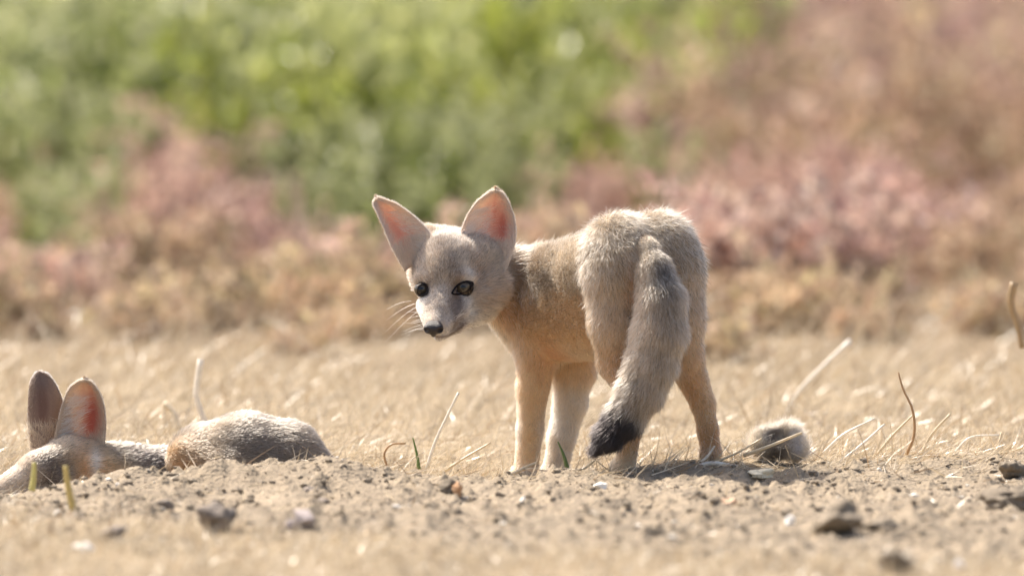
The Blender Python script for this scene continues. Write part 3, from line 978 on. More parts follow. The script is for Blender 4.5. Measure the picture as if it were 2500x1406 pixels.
    for k in range(4):
        s = np.array([1004 + 8 * k, 735 + 6 * k, 190]); e = s + np.array([-60 - 10 * k, 20 + 22 * k, 0])
        wp.append([W(*s), W(*(s * .7 + e * .3 + [0, -4, 0])), W(*(s * .4 + e * .6 + [0, -4, 0])), W(*e)])
    wp = np.array(wp)
    add_hair('whiskers', wp, np.tile([0.00011, 0.0001, 0.00008, 0.00003], (len(wp), 1)), np.tile([0.85, 0.8, 0.74], (len(wp), 1)), M_FUR, root)
    return root


# ------------------------------------------------------------------ resting fox
def build_resting():
    root = empty('fox', tuple(W(420, 1170, 60)))
    tag(root, 'fox lying curled behind the dirt heap with only ears, brow and back showing', 'fox')
    B = Body(); c = B.cone
    SAD = np.array([0.40, 0.325, 0.25])
    c((500, 1118, 55), (600, 1112, 40), 84, 98, 26, SAD, 12)
    c((600, 1112, 40), (700, 1120, 40), 98, 88, 26, SAD, 12)
    c((700, 1120, 40), (745, 1150, 30), 84, 64, 26, SAD * 1.1, 12)
    c((745, 1150, 30), (800, 1190, 20), 60, 40, 26, SAD * 1.1, 12)
    c((455, 1120, 10), (560, 1150, -20), 48, 58, 18, TAN * 0.85, 10, flow=(60, 20, 0))       # haunch overlapping the neck
    c((560, 1150, -20), (640, 1180, -20), 58, 50, 22, PALE, 10)
    c((270, 1140, 70), (420, 1165, 110), 60, 68, 20, SAD, 12)
    c((250, 1160, 40), (400, 1185, 90), 46, 52, 20, BUFF, 12)
    c((420, 1165, 110), (540, 1150, 100), 68, 70, 24, SAD, 12)
    # head
    c((165, 1120, 35), (205, 1130, 55), 50, 58, 18, TAN * 0.95, 12)
    c((90, 1150, 0), (165, 1122, 30), 42, 54, 18, FACE * 1.1, 8)
    c((0, 1200, -30), (90, 1150, 0), 30, 42, 18, FACE * 1.15, 6)
    c((215, 1150, 10), (260, 1165, 40), 40, 44, 16, BUFF, 12)
    c((130, 1165, -10), (200, 1170, 10), 30, 38, 14, FACE * 0.7, 7)
    c((30, 1212, -30), (140, 1190, 0), 16, 30, 14, WHITE, 5)
    V, Q = B.mesh(0.0021)
    V = smooth_verts(V, Q, 2); N = vert_normals(V, Q)
    col, L, flow = B.attrs(V)
    col = spots(V, col, [
        ((480, 1060, 0), (70, 34, 90), PALE, 0.7), ((590, 1040, 0), (120, 16, 90), PALE, 0.5),
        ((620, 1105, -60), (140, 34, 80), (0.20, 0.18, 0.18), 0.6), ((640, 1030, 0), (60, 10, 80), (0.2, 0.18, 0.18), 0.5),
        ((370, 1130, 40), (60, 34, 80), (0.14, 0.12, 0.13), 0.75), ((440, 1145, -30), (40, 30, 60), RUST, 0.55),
        ((240, 1155, -20), (44, 36, 90), BUFF, 0.9), ((205, 1165, -20), (24, 24, 80), RUST * 1.2, 0.7), ((226, 1120, -20), (13, 46, 80), WHITE, 0.85),
        ((125, 1152, -30), (44, 24, 70), (0.12, 0.08, 0.06), 0.9), ((30, 1190, -60), (50, 26, 70), CREAM, 0.6),
        ((140, 1100, 0), (30, 20, 50), CREAM * 0.9, 0.5)])
    np_mesh('body', V, Q, M_SKIN, np.clip(col * 0.85, 0, 1), True, root)
    rng = np.random.default_rng(12)
    n = 90000
    T, w = sample_surface(V, Q, n, np.clip(0.7 - N[:, 1] * 0.5 + N[:, 2] * 0.3, 0.15, 2) * (V[:, 2] > -0.03), rng)
    r = interp(V, T, w); nn = norm(interp(N, T, w)); ff = norm(interp(flow, T, w)); cc = interp(col, T, w)
    LL = interp(L, T, w) * rng.uniform(0.55, 1.25, n)
    g = rng.random(n)
    cc = cc * rng.uniform(0.85, 1.12, (n, 1))
    dk = (g < 0.12)[:, None]; lt = ((g > 0.84) & (cc[:, 0] < 0.5))[:, None]
    cc = np.where(dk, cc * 0.4, cc); cc = np.where(lt, cc * 0.5 + CREAM * 0.35, cc)
    pts, rd = grow(r, nn, ff, LL * 1.4, 0.40, np.full(n, 0.0002), rng, 0.25, 110, 15)
    add_hair('fur', pts, rd, np.clip(cc, 0, 0.9), M_FUR, root)
    # near ear, open to the right
    ear([(128, 1128, 20), (136, 1062, 22), (150, 1000, 34), (166, 954, 44), (188, 934, 51), (204, 929, 53)],
        [(246, 1128, 40), (255, 1070, 40), (256, 1012, 44), (243, 962, 50), (224, 935, 53), (208, 929, 53)],
        34, root, ((0.56, 0.33, 0.25), (0.42, 0.12, 0.09), (0.66, 0.54, 0.42), (0.46, 0.35, 0.24)), 1, 21, back=(0.3, 0, 1), furn=3500,
        label='ear turned to the camera with red inner skin')
    # far ear, its shade put into darker skin colours
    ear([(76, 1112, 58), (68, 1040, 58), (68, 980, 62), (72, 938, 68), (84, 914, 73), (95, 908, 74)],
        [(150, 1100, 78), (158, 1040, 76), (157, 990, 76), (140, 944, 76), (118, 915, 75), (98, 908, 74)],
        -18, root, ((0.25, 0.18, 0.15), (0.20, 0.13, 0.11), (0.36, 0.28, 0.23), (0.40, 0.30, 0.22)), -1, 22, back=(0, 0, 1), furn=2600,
        label='far ear with its shade painted in, seen from behind', inner=0)
    return root


build_standing()
build_resting()


# ------------------------------------------------------------------ strands: grass, straw, stems
class Strips:
    """many thin blades or stems gathered into one mesh"""
    def __init__(self):
        self.V, self.F, self.C, self.n = [], [], [], 0

    def blades(self, base, dirv, length, width, bend, col, rng, seg=2, face=None):
        """base (n,3), dirv (n,3) unit, length,width,bend (n,), col (n,3): flat tapered blades"""
        n = len(base)
        side = norm(np.cross(dirv, rng.normal(size=(n, 3))) if face is None else np.cross(dirv, face))
        bv = norm(np.cross(dirv, side)) * bend[:, None]
        rows = []
        for i in range(seg + 1):
            t = i / seg
            p = base + dirv * (length * t)[:, None] + bv * (length * t * t)[:, None]
            wd = (width * (1 - 0.85 * t ** 1.5))[:, None] * 0.5
            rows.append(p - side * wd); rows.append(p + side * wd)
        V = np.stack(rows, 1)
        k = V.shape[1]
        f = np.array([(2 * i, 2 * i + 1, 2 * i + 3, 2 * i + 2) for i in range(seg)])
        F = (np.arange(n)[:, None, None] * k + f[None]).reshape(-1, 4) + self.n
        self.V.append(V.reshape(-1, 3)); self.F.append(F); self.C.append(np.repeat(col, k, 0)); self.n += n * k

    def leaves(self, c, dirv, length, width, col, rng):
        """diamond leaves with a fold"""
        n = len(c)
        side = norm(np.cross(dirv, rng.normal(size=(n, 3)))); up = np.cross(dirv, side)
        A = c; Bp = c + dirv * (length * .45)[:, None] + side * (width * .5)[:, None] + up * (width * .15)[:, None]
        Cc = c + dirv * length[:, None] - up * (length * .12)[:, None]; D = c + dirv * (length * .45)[:, None] - side * (width * .5)[:, None] + up * (width * .15)[:, None]
        V = np.stack([A, Bp, Cc, D], 1)
        F = (np.arange(n)[:, None] * 4 + np.arange(4)[None]) + self.n
        self.V.append(V.reshape(-1, 3)); self.F.append(F); self.C.append(np.repeat(col, 4, 0)); self.n += n * 4

    def build(self, name, mat, parent=None, smooth=False):
        return np_mesh(name, np.concatenate(self.V), np.concatenate(self.F), mat, np.concatenate(self.C), smooth, parent)


def tube(points, radii, mat, name, col, parent=None, sides=6, flat=1.0):
    P = np.array(points, float); n = len(P)
    Tn = norm(np.gradient(P, axis=0))
    ref = np.array([0.05, 1, 0.1]) / 1.0
    S = norm(np.cross(Tn, ref)); R = norm(np.cross(Tn, S))
    V = []
    for i in range(n):
        for j in range(sides):
            a = 2 * math.pi * j / sides
            V.append(P[i] + radii[i] * (math.cos(a) * S[i] + flat * math.sin(a) * R[i]))
    F = [(i * sides + j, i * sides + (j + 1) % sides, (i + 1) * sides + (j + 1) % sides, (i + 1) * sides + j) for i in range(n - 1) for j in range(sides)]
    V.append(P[0]); V.append(P[-1])
    o0, o1 = n * sides, n * sides + 1
    Q = np.array(F + [(o0, (j + 1) % sides, j, j) for j in range(0)], int)
    me_col = np.tile(col, (len(V), 1)) * RNG.uniform(0.9, 1.08, (len(V), 1))
    tri = [(o0, (j + 1) % sides, j) for j in range(sides)] + [(o1, (n - 1) * sides + j, (n - 1) * sides + (j + 1) % sides) for j in range(sides)]
    me = bpy.data.meshes.new(name)
    me.from_pydata([tuple(v) for v in V], [], [tuple(int(x) for x in f) for f in F] + tri)
    a = me.attributes.new('fcol', 'FLOAT_COLOR', 'POINT')
    c4 = np.ones((len(V), 4), np.float32); c4[:, :3] = np.clip(me_col, 0, 1)
    a.data.foreach_set('color', c4.ravel())
    me.polygons.foreach_set('use_smooth', [True] * len(me.polygons))
    me.materials.append(mat)
    o = bpy.data.objects.new(name, me); COL.objects.link(o)
    if parent: put_under(o, parent)
    return o


def field(rng, n, x0, x1, y0, y1):
    return rng.uniform(x0, x1, n), rng.uniform(y0, y1, n)


STRAW = np.array([0.45, 0.35, 0.22])


def straw_cols(rng, n):
    t = rng.random((n, 1))
    c = STRAW * (1 - t) + np.array([0.60, 0.515, 0.39]) * t
    b = rng.random((n, 1)) < 0.15
    c = np.where(b, np.array([0.32, 0.215, 0.12]), c)
    return c * rng.uniform(0.8, 1.1, (n, 1))


def make_grass():
    rng = np.random.default_rng(31)
    # dry standing grass behind the foxes
    s = Strips()
    for (n, y0, y1, hx, L0, L1, w) in ((9000, 0.02, 0.75, 0.85, 0.008, 0.032, 0.0011), (8000, 0.6, 1.5, 1.1, 0.012, 0.045, 0.0016), (3200, 1.0, 1.9, 1.3, 0.015, 0.055, 0.0018), (6000, 1.2, 2.9, 1.4, 0.04, 0.12, 0.0014), (4000, 2.3, 5.0, 2.0, 0.03, 0.09, 0.0026)):
        x, y = field(rng, n, -hx, hx, y0, y1)
        k = rng.random(n) > dirt_mask(x, y) * 0.92
        k &= vnoise(np.stack([x * 9, y * 6, 0 * x], -1), 55) > -0.35 - rng.random(n) * 0.5
        x, y = x[k], y[k]; m = len(x)
        base = np.stack([x, y, ground_z(x, y, False) - 0.001], -1)
        d = norm(np.stack([rng.normal(0.45, 0.55, m), rng.normal(0, 0.5, m), rng.uniform(0.25, 1.1, m)], -1))
        s.blades(base, d, rng.uniform(L0, L1, m), rng.uniform(0.5, 1.2, m) * w, rng.normal(0, 0.3, m), straw_cols(rng, m), rng, 3)
    tag(s.build('dry_grass', M_STRAW), 'short bleached dry grass covering the ground behind the foxes', 'grass', kind='stuff')
    # foreground, out of focus
    s = Strips()
    n = 20000
    x, y = field(rng, n, -0.62, 0.62, -1.75, -0.25)
    k = rng.random(n) > dirt_mask(x, y) * 0.985
    x, y = x[k], y[k]; m = len(x)
    base = np.stack([x, y, ground_z(x, y, False) - 0.001], -1)
    d = norm(np.stack([rng.normal(0.15, 0.6, m), rng.normal(0, 0.6, m), rng.uniform(0.1, 1.4, m)], -1))
    cc = straw_cols(rng, m) * (1 + 0.35 * vnoise(np.stack([x * 22, y * 12, 0 * x], -1), 91))[:, None]
    s.blades(base, d, rng.uniform(0.006, 0.026, m), rng.uniform(0.5, 1.3, m) * 0.0014, rng.normal(0, 0.3, m), cc, rng, 3)
    tag(s.build('foreground_grass', M_STRAW), 'blurred straw coloured grass stubble in front of the dirt heap', 'grass', kind='stuff')
    # litter of broken straw lying on the soil
    s = Strips()
    n = 5200
    x, y = field(rng, n, -0.62, 0.62, -1.3, 0.8)
    z = ground_z(x, y)
    base = np.stack([x, y, z + 0.0008], -1)
    d = norm(np.stack([rng.normal(0.3, 0.8, n), rng.normal(0, 0.9, n), rng.normal(0.08, 0.12, n)], -1))
    s.blades(base, d, rng.uniform(0.004, 0.022, n) * rng.uniform(0.5, 1.2, n), rng.uniform(0.0005, 0.0014, n), rng.normal(0, 0.2, n), straw_cols(rng, n), rng, 2)
    n = 5200
    x = rng.uniform(-0.60, 0.62, n); y = rng.normal(0.12, 0.17, n)
    x, y = x[y > -0.12], y[y > -0.12]; n = len(x)
    base = np.stack([x, y, ground_z(x, y) + 0.0006], -1)
    d = norm(np.stack([rng.normal(0.55, 0.6, n), rng.normal(0, 0.6, n), np.abs(rng.normal(0.12, 0.35, n))], -1))
    s.blades(base, d, rng.uniform(0.008, 0.045, n), rng.uniform(0.0005, 0.0014, n), rng.normal(0, 0.3, n), straw_cols(rng, n) * 1.15, rng, 4)
    tag(s.build('straw_litter', M_STRAW), 'broken bits of straw scattered over the bare soil', 'straw', kind='stuff')


def pebble_mesh(rng, r, squash=(1, 1, 0.65), rough=0.28, level=1, seed=0):
    import bmesh
    bm = bmesh.new()
    bmesh.ops.create_icosphere(bm, subdivisions=level, radius=1)
    V = np.array([v.co[:] for v in bm.verts]); F = np.array([[v.index for v in f.verts] for f in bm.faces])
    bm.free()
    nse = vnoise(V * 1.3 + seed * 7.3, seed) * rough * 1.4 + vnoise(V * 3.1 + seed, seed + 3) * rough * 0.6
    V = V * (1 + nse)[:, None]
    # a few chipped facets
    for k in range(4):
        d = norm(rng.normal(size=3)[None])[0]
        h = V @ d; lim = rng.uniform(0.62, 0.85)
        V = V - np.maximum(h - lim, 0)[:, None] * d * 0.85
    return V * np.array(squash) * r, F


def make_gravel():
    rng = np.random.default_rng(41)
    protos = [pebble_mesh(rng, 1.0, (1, 0.9, 0.7), 0.35, 1, s) for s in range(10)]
    Vs, Fs, Cs, off = [], [], [], 0
    n = 11000
    x, y = field(rng, n, -0.62, 0.62, -1.2, 0.25)
    k = rng.random(n) < 0.05 + dirt_mask(x, y); x, y = x[k], y[k]
    z = ground_z(x, y)
    for i in range(len(x)):
        V, F = protos[i % 10]
        r = 0.0010 + 0.0042 * rng.random() ** 5
        a = rng.random() * 6.28; ca, sa = math.cos(a), math.sin(a)
        R = np.array([[ca, -sa, 0], [sa, ca, 0], [0, 0, 1]])
        Vs.append(V @ R.T * r * rng.uniform(0.7, 1.3, 3) + [x[i], y[i], z[i] + r * 0.15]); Fs.append(F + off); off += len(V)
        t = rng.random()
        c = (c_dirt * rng.uniform(0.75, 1.12)) if t < 0.93 else (np.array([0.7, 0.64, 0.55]) * rng.uniform(0.8, 1.1) if t < 0.965 else c_dirt * 0.6)
        Cs.append(np.tile(c, (len(V), 1)))
    o = np_mesh('soil_crumbs', np.concatenate(Vs), np.concatenate(Fs), M_STONE, np.concatenate(Cs), False)
    tag(o, 'loose crumbs of dry soil and grit over the dug heap', 'soil', kind='stuff')


make_grass()
make_gravel()


def on_ground(px, py):
    """world place where the line of sight through a photo pixel meets the ground"""
    d = _f + _r * (px - 1250) / F_PX + _u * (703 - py) / F_PX
    o = np.array([0, -CAM_D, CAM_H])
    t = 10.4
    while t < 30:
        p = o + d * t
        if p[2] <= float(ground_z(p[0], p[1], False)[0]): return p
        t += 0.01
    return p


def stone(name, px, py, w, h, col, label, cat, seed, group=None, depth=1.0):
    p = on_ground(px, py + h * 0.45)
    rng = np.random.default_rng(seed)
    V, F = pebble_mesh(rng, 1.0, (w * U / 2, w * U / 2 * depth, h * U * 0.58), 0.42, 4, seed)
    V = V + norm(V) * (0.0012 * vnoise(V * 260, seed) + 0.0006 * vnoise(V * 700, seed + 1))[:, None]
    o = np_mesh(name, V, F, M_STONE, np.tile(col, (len(V), 1)) * (1 + 0.15 * vnoise(V * 900, seed)[:, None]), True)
    o.location = (p[0], p[1], p[2] + h * U * 0.40)
    tag(o, label, cat, group)
    return o


GS = np.array([0.21, 0.175, 0.145]); SOIL = c_dirt
stone('stone', 532, 1272, 78, 62, GS * 0.9, 'rounded dark grey stone in the straw below the resting fox', 'stone', 1)
stone('stone', 740, 1268, 62, 44, np.array([0.44, 0.37, 0.34]), 'pale pinkish grey stone right of the dark rounded one', 'stone', 2)
stone('stone', 403, 1236, 46, 26, GS * 1.0, 'small flat brown stone on the slope below the resting fox', 'stone', 3)
stone('stone', 785, 1226, 40, 24, GS * 1.1, 'small dark stone on the heap under the end of the resting fox', 'stone', 4)
stone('stone', 758, 1200, 36, 22, GS * 1.2, 'little grey stone high on the heap below the resting fox', 'stone', 14)
stone('stone', 280, 1300, 54, 34, GS * 1.3, 'blurred brownish stone in the foreground straw at left', 'stone', 5)
stone('dirt_clod', 2040, 1276, 96, 72, SOIL * 0.85, 'long dark wedge shaped clod on the right slope', 'dirt clod', 6)
stone('dirt_clod', 2462, 1216, 110, 44, SOIL * 0.75, 'dark pointed clod cut by the right edge of the frame', 'dirt clod', 7)
stone('dirt_clod', 2468, 1142, 70, 46, SOIL * 0.78, 'brown round clod at the right edge above the pointed one', 'dirt clod', 8)
stone('dirt_clod', 2150, 1290, 96, 30, SOIL * 0.7, 'low flat clod right of the wedge shaped one', 'dirt clod', 9)
stone('dirt_clod', 2178, 1374, 84, 56, SOIL * 0.8, 'blurred round clod close to the bottom right', 'dirt clod', 10)
stone('dirt_clod', 1098, 1190, 52, 40, SOIL * 0.65, 'dark upright clod on the crest left of the fox front legs', 'dirt clod', 11)
stone('dirt_clod', 1690, 1215, 60, 24, SOIL * 0.75, 'small crumbly clod below the fox hind legs', 'dirt clod', 12)
stone('dirt_clod', 1595, 1300, 58, 34, SOIL * 0.7, 'small grey clod low on the slope below the tail', 'dirt clod', 13)
stone('pebble', 1930, 1270, 24, 18, np.array([0.85, 0.82, 0.76]), 'tiny white pebble left of the wedge shaped clod', 'pebble', 15)
stone('pebble', 1277, 1224, 20, 18, np.array([0.85, 0.82, 0.76]), 'tiny white pebble below the fox left front leg', 'pebble', 16)
stone('pebble', 1780, 1226, 38, 20, np.array([0.62, 0.42, 0.28]), 'orange brown pebble on the slope below the right hind foot', 'pebble', 17)
stone('pebble', 2342, 1380, 20, 26, np.array([0.85, 0.82, 0.78]), 'white pebble at the bottom right', 'pebble', 18)
stone('pebble', 1466, 1186, 32, 16, np.array([0.82, 0.77, 0.68]), 'cream pebble just below the tail tip', 'pebble', 19)
stone('chip', 1848, 1158, 70, 24, np.array([0.80, 0.68, 0.48]), 'flat cream chip right below the fluffy feather scrap', 'wood chip', 20)
stone('chip', 1118, 1196, 20, 34, np.array([0.50, 0.30, 0.17]), 'orange brown chip leaning on the dark upright clod', 'wood chip', 21)
stone('bone_fragment', 205, 1335, 46, 18, np.array([0.85, 0.82, 0.76]), 'curved whitish fragment at the bottom left', 'bone fragment', 22)
stone('bone_fragment', 980, 1240, 44, 16, np.array([0.84, 0.78, 0.68]), 'white flat fragment on the slope under the fox head', 'bone fragment', 23)


def stalk(name, pts, r0, r1, col, label, cat='straw', group=None, flat=0.5, mat=None):
    P = catmull(np.array([W(*p) for p in pts]), 14)
    rad = np.linspace(r0, r1, 14) * U
    org = P[0].copy()
    o = tube(P - org, rad, mat or M_STRAW, name, np.array(col), None, 6, flat)
    o.location = org
    tag(o, label, cat, group)
    return o


PS = (0.80, 0.68, 0.48); BR = (0.56, 0.37, 0.20); WH = (0.88, 0.82, 0.72); YG = (0.55, 0.50, 0.14); GN = (0.22, 0.30, 0.09)
stalk('twig', [(2213, 1110, 110), (2232, 1060, 105), (2228, 1000, 100), (2205, 950, 100), (2193, 908, 100)], 4, 2, BR, 'brown curved twig rising from the straw at right', 'twig', flat=0.8)
stalk('straw', [(1925, 1010, 2000), (1938, 972, 2000), (1990, 915, 2000), (2078, 832, 2000)], 5, 8, WH, 'thick pale blurred straw leaning right behind the feather scrap')
stalk('grass_stalk', [(503, 1040, 1200), (482, 980, 1200), (480, 950, 1200), (490, 878, 1200)], 7, 8, WH, 'pale forked upright stalk behind the resting fox', 'grass stalk')
stalk('straw', [(400, 985, 1500), (425, 1010, 1480), (438, 1060, 1450)], 9, 6, PS, 'bent pale straw behind the resting fox neck')
stalk('straw', [(1040, 1148, 160), (1062, 1080, 160), (1092, 1015, 160), (1120, 958, 160)], 4, 3, WH, 'bright white straw leaning right between the two foxes')
stalk('grass_sprout', [(1023, 1145, 160), (1018, 1110, 160), (1008, 1068, 160)], 5, 1.5, GN, 'short green blade left of the bright white straw', 'grass blade')
stalk('grass_sprout', [(1386, 1146, 130), (1376, 1110, 130), (1362, 1078, 130)], 6, 1.5, GN, 'green blade in front of the fox front legs', 'grass blade')
stalk('grass_stalk', [(950, 1150, 180), (938, 1110, 180), (955, 1085, 180), (990, 1082, 180)], 3, 2, BR, 'thin curled brown stalk left of the green blade', 'grass stalk')
stalk('straw', [(1085, 1150, 120), (1130, 1120, 120), (1198, 1080, 120)], 3.5, 2, PS, 'long straw slanting up towards the fox front leg')
stalk('straw', [(1240, 1162, -60), (1280, 1142, -50), (1312, 1128, -40)], 5, 3, PS, 'straw crossing the foot of the left front leg')
stalk('straw', [(1395, 1165, -60), (1420, 1148, -60), (1452, 1124, -60)], 4, 2.5, PS, 'straw under the tail tip')
stalk('straw', [(1690, 1142, -70), (1740, 1130, -70), (1800, 1138, -70)], 6, 4, WH, 'white straw lying by the right hind foot')
stalk('straw', [(1712, 1128, -40), (1730, 1110, -40), (1745, 1088, -40)], 4, 2, WH, 'short straw standing in front of the right hind foot')
stalk('straw', [(1740, 1130, -20), (1800, 1105, -20), (1860, 1070, -10)], 3, 2, PS, 'straw running from the hind foot to the feather scrap')
stalk('straw', [(1815, 1112, -40), (1880, 1088, -60), (1958, 1056, -40)], 5, 3, PS, 'straw lying across the feather scrap')
stalk('green_stub', [(78, 1198, -900), (82, 1165, -900), (84, 1128, -900)], 8, 5, (0.66, 0.60, 0.24), 'leftmost pale yellow stub in front of the resting fox muzzle', 'grass stub')
stalk('green_stub', [(182, 1252, -1200), (170, 1205, -1200), (164, 1170, -1200), (160, 1136, -1200)], 9, 6, (0.62, 0.50, 0.20), 'yellow stub with rusty foot in front of the resting fox cheek', 'grass stub')
stalk('straw', [(838, 1242, -1000), (865, 1254, -1000), (892, 1266, -1000)], 6, 6, WH, 'short white straw lying on the slope below the standing fox muzzle')
stalk('straw', [(608, 1268, -1100), (612, 1290, -1110), (624, 1308, -1120)], 6, 8, WH, 'short white straw beside the rounded dark stone')
stalk('straw', [(1600, 1335, -1300), (1650, 1305, -1200), (1690, 1280, -1100)], 4, 3, PS, 'long blurred straw low on the slope below the tail')
stalk('twig', [(2496, 850, 1400), (2484, 790, 1400), (2468, 740, 1400), (2476, 690, 1400)], 7, 10, (0.5, 0.36, 0.2), 'brown blurred weed stem at the right edge', 'weed stem')
for i, (a, b, c_) in enumerate([((2060, 1115), (2110, 1080), (2160, 1035)), ((2140, 1105), (2180, 1062), (2230, 1012)), ((2010, 1100), (2060, 1060), (2135, 1022)), ((2245, 1110), (2275, 1060), (2320, 1010)), ((2330, 1100), (2370, 1068), (2440, 1062)), ((2430, 1120), (2440, 1080), (2446, 1055))]):
    stalk('straw', [(a[0], a[1] + 6, 150 + 40 * i), (b[0], b[1], 160 + 40 * i), (c_[0], c_[1], 170 + 40 * i)], 4, 2.5, PS if i % 2 else WH,
          ['leaning straw left of the curved twig, lowest of the row', 'leaning straw just left of the curved twig', 'long straw leaning away from the feather scrap', 'leaning straw just right of the curved twig',
           'arched straw near the right edge', 'upright bent straw near the right edge'][i])


def feather_scrap():
    c = W(1895, 1072, 60)
    root = empty('feather_scrap', (c[0], c[1], gz(c[0], c[1])))
    tag(root, 'fluffy grey and white scrap of down lying on the soil right of the fox', 'feather scrap')
    B = Body()
    B.cone((1860, 1080, 60), (1925, 1068, 70), 30, 34, 20, (0.7, 0.64, 0.55), 20)
    B.cone((1870, 1095, 55), (1945, 1095, 60), 22, 26, 16, (0.5, 0.45, 0.42), 14)
    B.cone((1880, 1062, 22), (1905, 1066, 30), 22, 20, 8, op='sub')
    B.ball((1920, 1102, 25), 12, 5, op='sub')
    V, Q = B.mesh(0.0015); N = vert_normals(V, Q)
    col, L, fl = B.attrs(V)
    col = np.tile([0.78, 0.69, 0.56], (len(V), 1))
    col = spots(V, col, [((1890, 1066, 40), (36, 24, 90), (0.07, 0.05, 0.04), 1.0), ((1918, 1100, 30), (10, 9, 50), (0.14, 0.10, 0.08), 0.8),
                         ((1945, 1094, 30), (16, 14, 50), (0.46, 0.45, 0.48), 0.8)])
    np_mesh('down_core', V, Q, M_SKIN, np.clip(col, 0, 1), True, root)
    rng = np.random.default_rng(8)
    n = 9000
    T, w = sample_surface(V, Q, n, None, rng)
    r = interp(V, T, w); nn = norm(interp(N, T, w)); cc = interp(col, T, w)
    ff = norm(np.tile([0.3, 0, 1.0], (n, 1)) + 0.5 * rng.normal(size=(n, 3)))
    ho = W(1890, 1066, 40); kk = np.hypot((r[:, 0] - ho[0]) / 1.5, r[:, 2] - ho[2]) > 19 * U; r, nn, cc, ff = r[kk], nn[kk], cc[kk], ff[kk]; n = len(r)
    L = rng.uniform(8, 42, n) * U * (0.35 + 0.65 * rng.random(n))
    cc = cc * rng.uniform(0.8, 1.2, (n, 1))
    pts, rd = grow(r, nn, ff, L, 0.6, np.full(n, 0.00012), rng, 0.9, 120, 3)
    add_hair('down', pts, rd, np.clip(cc, 0, 0.9), M_FUR, root)


feather_scrap()


# ------------------------------------------------------------------ plants behind
def plant_green(seed, h, spread, nst, palette):
    rng = np.random.default_rng(seed)
    root = empty('green_plant')
    st, lf = Strips(), Strips()
    for k in range(nst):
        a = rng.random() * 6.28; r = spread * math.sqrt(rng.random()) * 0.6
        b = np.array([r * math.cos(a), r * math.sin(a), 0])
        d = norm(np.array([[math.cos(a) * 0.25 + 0.08, math.sin(a) * 0.25, 1 + 0.2 * rng.random()]]))[0]
        hh = h * rng.uniform(0.6, 1.05)
        st.blades(b[None], d[None], np.array([hh]), np.array([0.006]), np.array([0.06]), np.array([[0.20, 0.22, 0.07]]), rng, 4)
        m = 34
        t = rng.uniform(0.12, 1.0, m)
        c = b + d * (hh * t)[:, None] + rng.normal(0, 0.006, (m, 3))
        ang = rng.random(m) * 6.28
        dv = norm(np.stack([np.cos(ang), np.sin(ang), rng.uniform(0.3, 1.4, m)], -1))
        pal = palette[rng.integers(0, len(palette), m)] * rng.uniform(0.7, 1.3, (m, 1))
        top = sstep(0.62, 1.0, t)[:, None]
        pal = pal * (1 - 0.6 * top) + np.array([0.56, 0.56, 0.32]) * 0.6 * top
        lf.leaves(c, dv, rng.uniform(0.025, 0.058, m) * (1.15 - 0.5 * t), rng.uniform(0.009, 0.020, m), pal, rng)
    tag(st.build('stem', M_STEM, root), kind='stuff'); tag(lf.build('foliage', M_GREEN, root), kind='stuff')
    return root


def plant_pink(seed, h, spread, nst, palette, lean=0.2):
    rng = np.random.default_rng(seed)
    root = empty('dry_weed')
    st, lf = Strips(), Strips()
    for k in range(nst):
        a = rng.random() * 6.28; r = spread * math.sqrt(rng.random()) * 0.45
        b = np.array([r * math.cos(a), r * math.sin(a), 0])
        d = norm(np.array([[math.cos(a) * 0.5 + lean, math.sin(a) * 0.5, 0.9]]))[0]
        hh = h * rng.uniform(0.45, 1.05)
        st.blades(b[None], d[None], np.array([hh]), np.array([0.0035]), np.array([0.05]), np.array([[0.42, 0.25, 0.14]]), rng, 4)
        m = 26
        tcl = rng.uniform(0.3, 1.05, 4); off = rng.normal(0, 0.022, (4, 3)); ci = rng.integers(0, 4, m)
        t = tcl[ci] + rng.normal(0, 0.035, m)
        c = b + d * (hh * t)[:, None] + rng.normal(0, 0.010, (m, 3)) + off[ci]
        pal = palette[rng.integers(0, len(palette), m)] * rng.uniform(0.75, 1.25, (m, 1))
        base = palette[rng.integers(0, len(palette))]; bright = rng.uniform(0.4, 1.5)
        pal = pal * 0.4 + base * 0.6 * bright
        lf.leaves(c, norm(rng.normal(size=(m, 3)) + [0.2, 0, 0.5]), rng.uniform(0.012, 0.028, m), rng.uniform(0.008, 0.017, m), pal * rng.uniform(0.75, 1.25, 4)[ci][:, None], rng)
    tag(st.build('stem', M_STEM, root), kind='stuff'); tag(lf.build('seed_heads', M_PINK, root), kind='stuff')
    return root


def copy_thing(src, name=None):
    r = src.copy(); COL.objects.link(r)
    for ch in src.children:
        c = ch.copy(); COL.objects.link(c); c.parent = r
    return r


G_A = np.array([[0.26, 0.32, 0.05], [0.42, 0.48, 0.05], [0.30, 0.34, 0.14], [0.44, 0.46, 0.12]])
G_B = np.array([[0.12, 0.16, 0.06], [0.20, 0.26, 0.07], [0.42, 0.44, 0.24], [0.34, 0.42, 0.05]])
G_C = np.array([[0.52, 0.52, 0.29], [0.42, 0.44, 0.23], [0.30, 0.36, 0.11]])
P_A = np.array([[0.52, 0.32, 0.25], [0.60, 0.43, 0.32], [0.44, 0.28, 0.24], [0.64, 0.50, 0.35]])
P_B = np.array([[0.50, 0.36, 0.23], [0.62, 0.48, 0.33], [0.40, 0.26, 0.17], [0.40, 0.35, 0.17]])
P_C = np.array([[0.50, 0.32, 0.26], [0.22, 0.13, 0.14], [0.60, 0.42, 0.31], [0.72, 0.60, 0.46]])
P_T = np.array([[0.54, 0.42, 0.28], [0.50, 0.37, 0.25], [0.42, 0.36, 0.20], [0.50, 0.34, 0.25]])


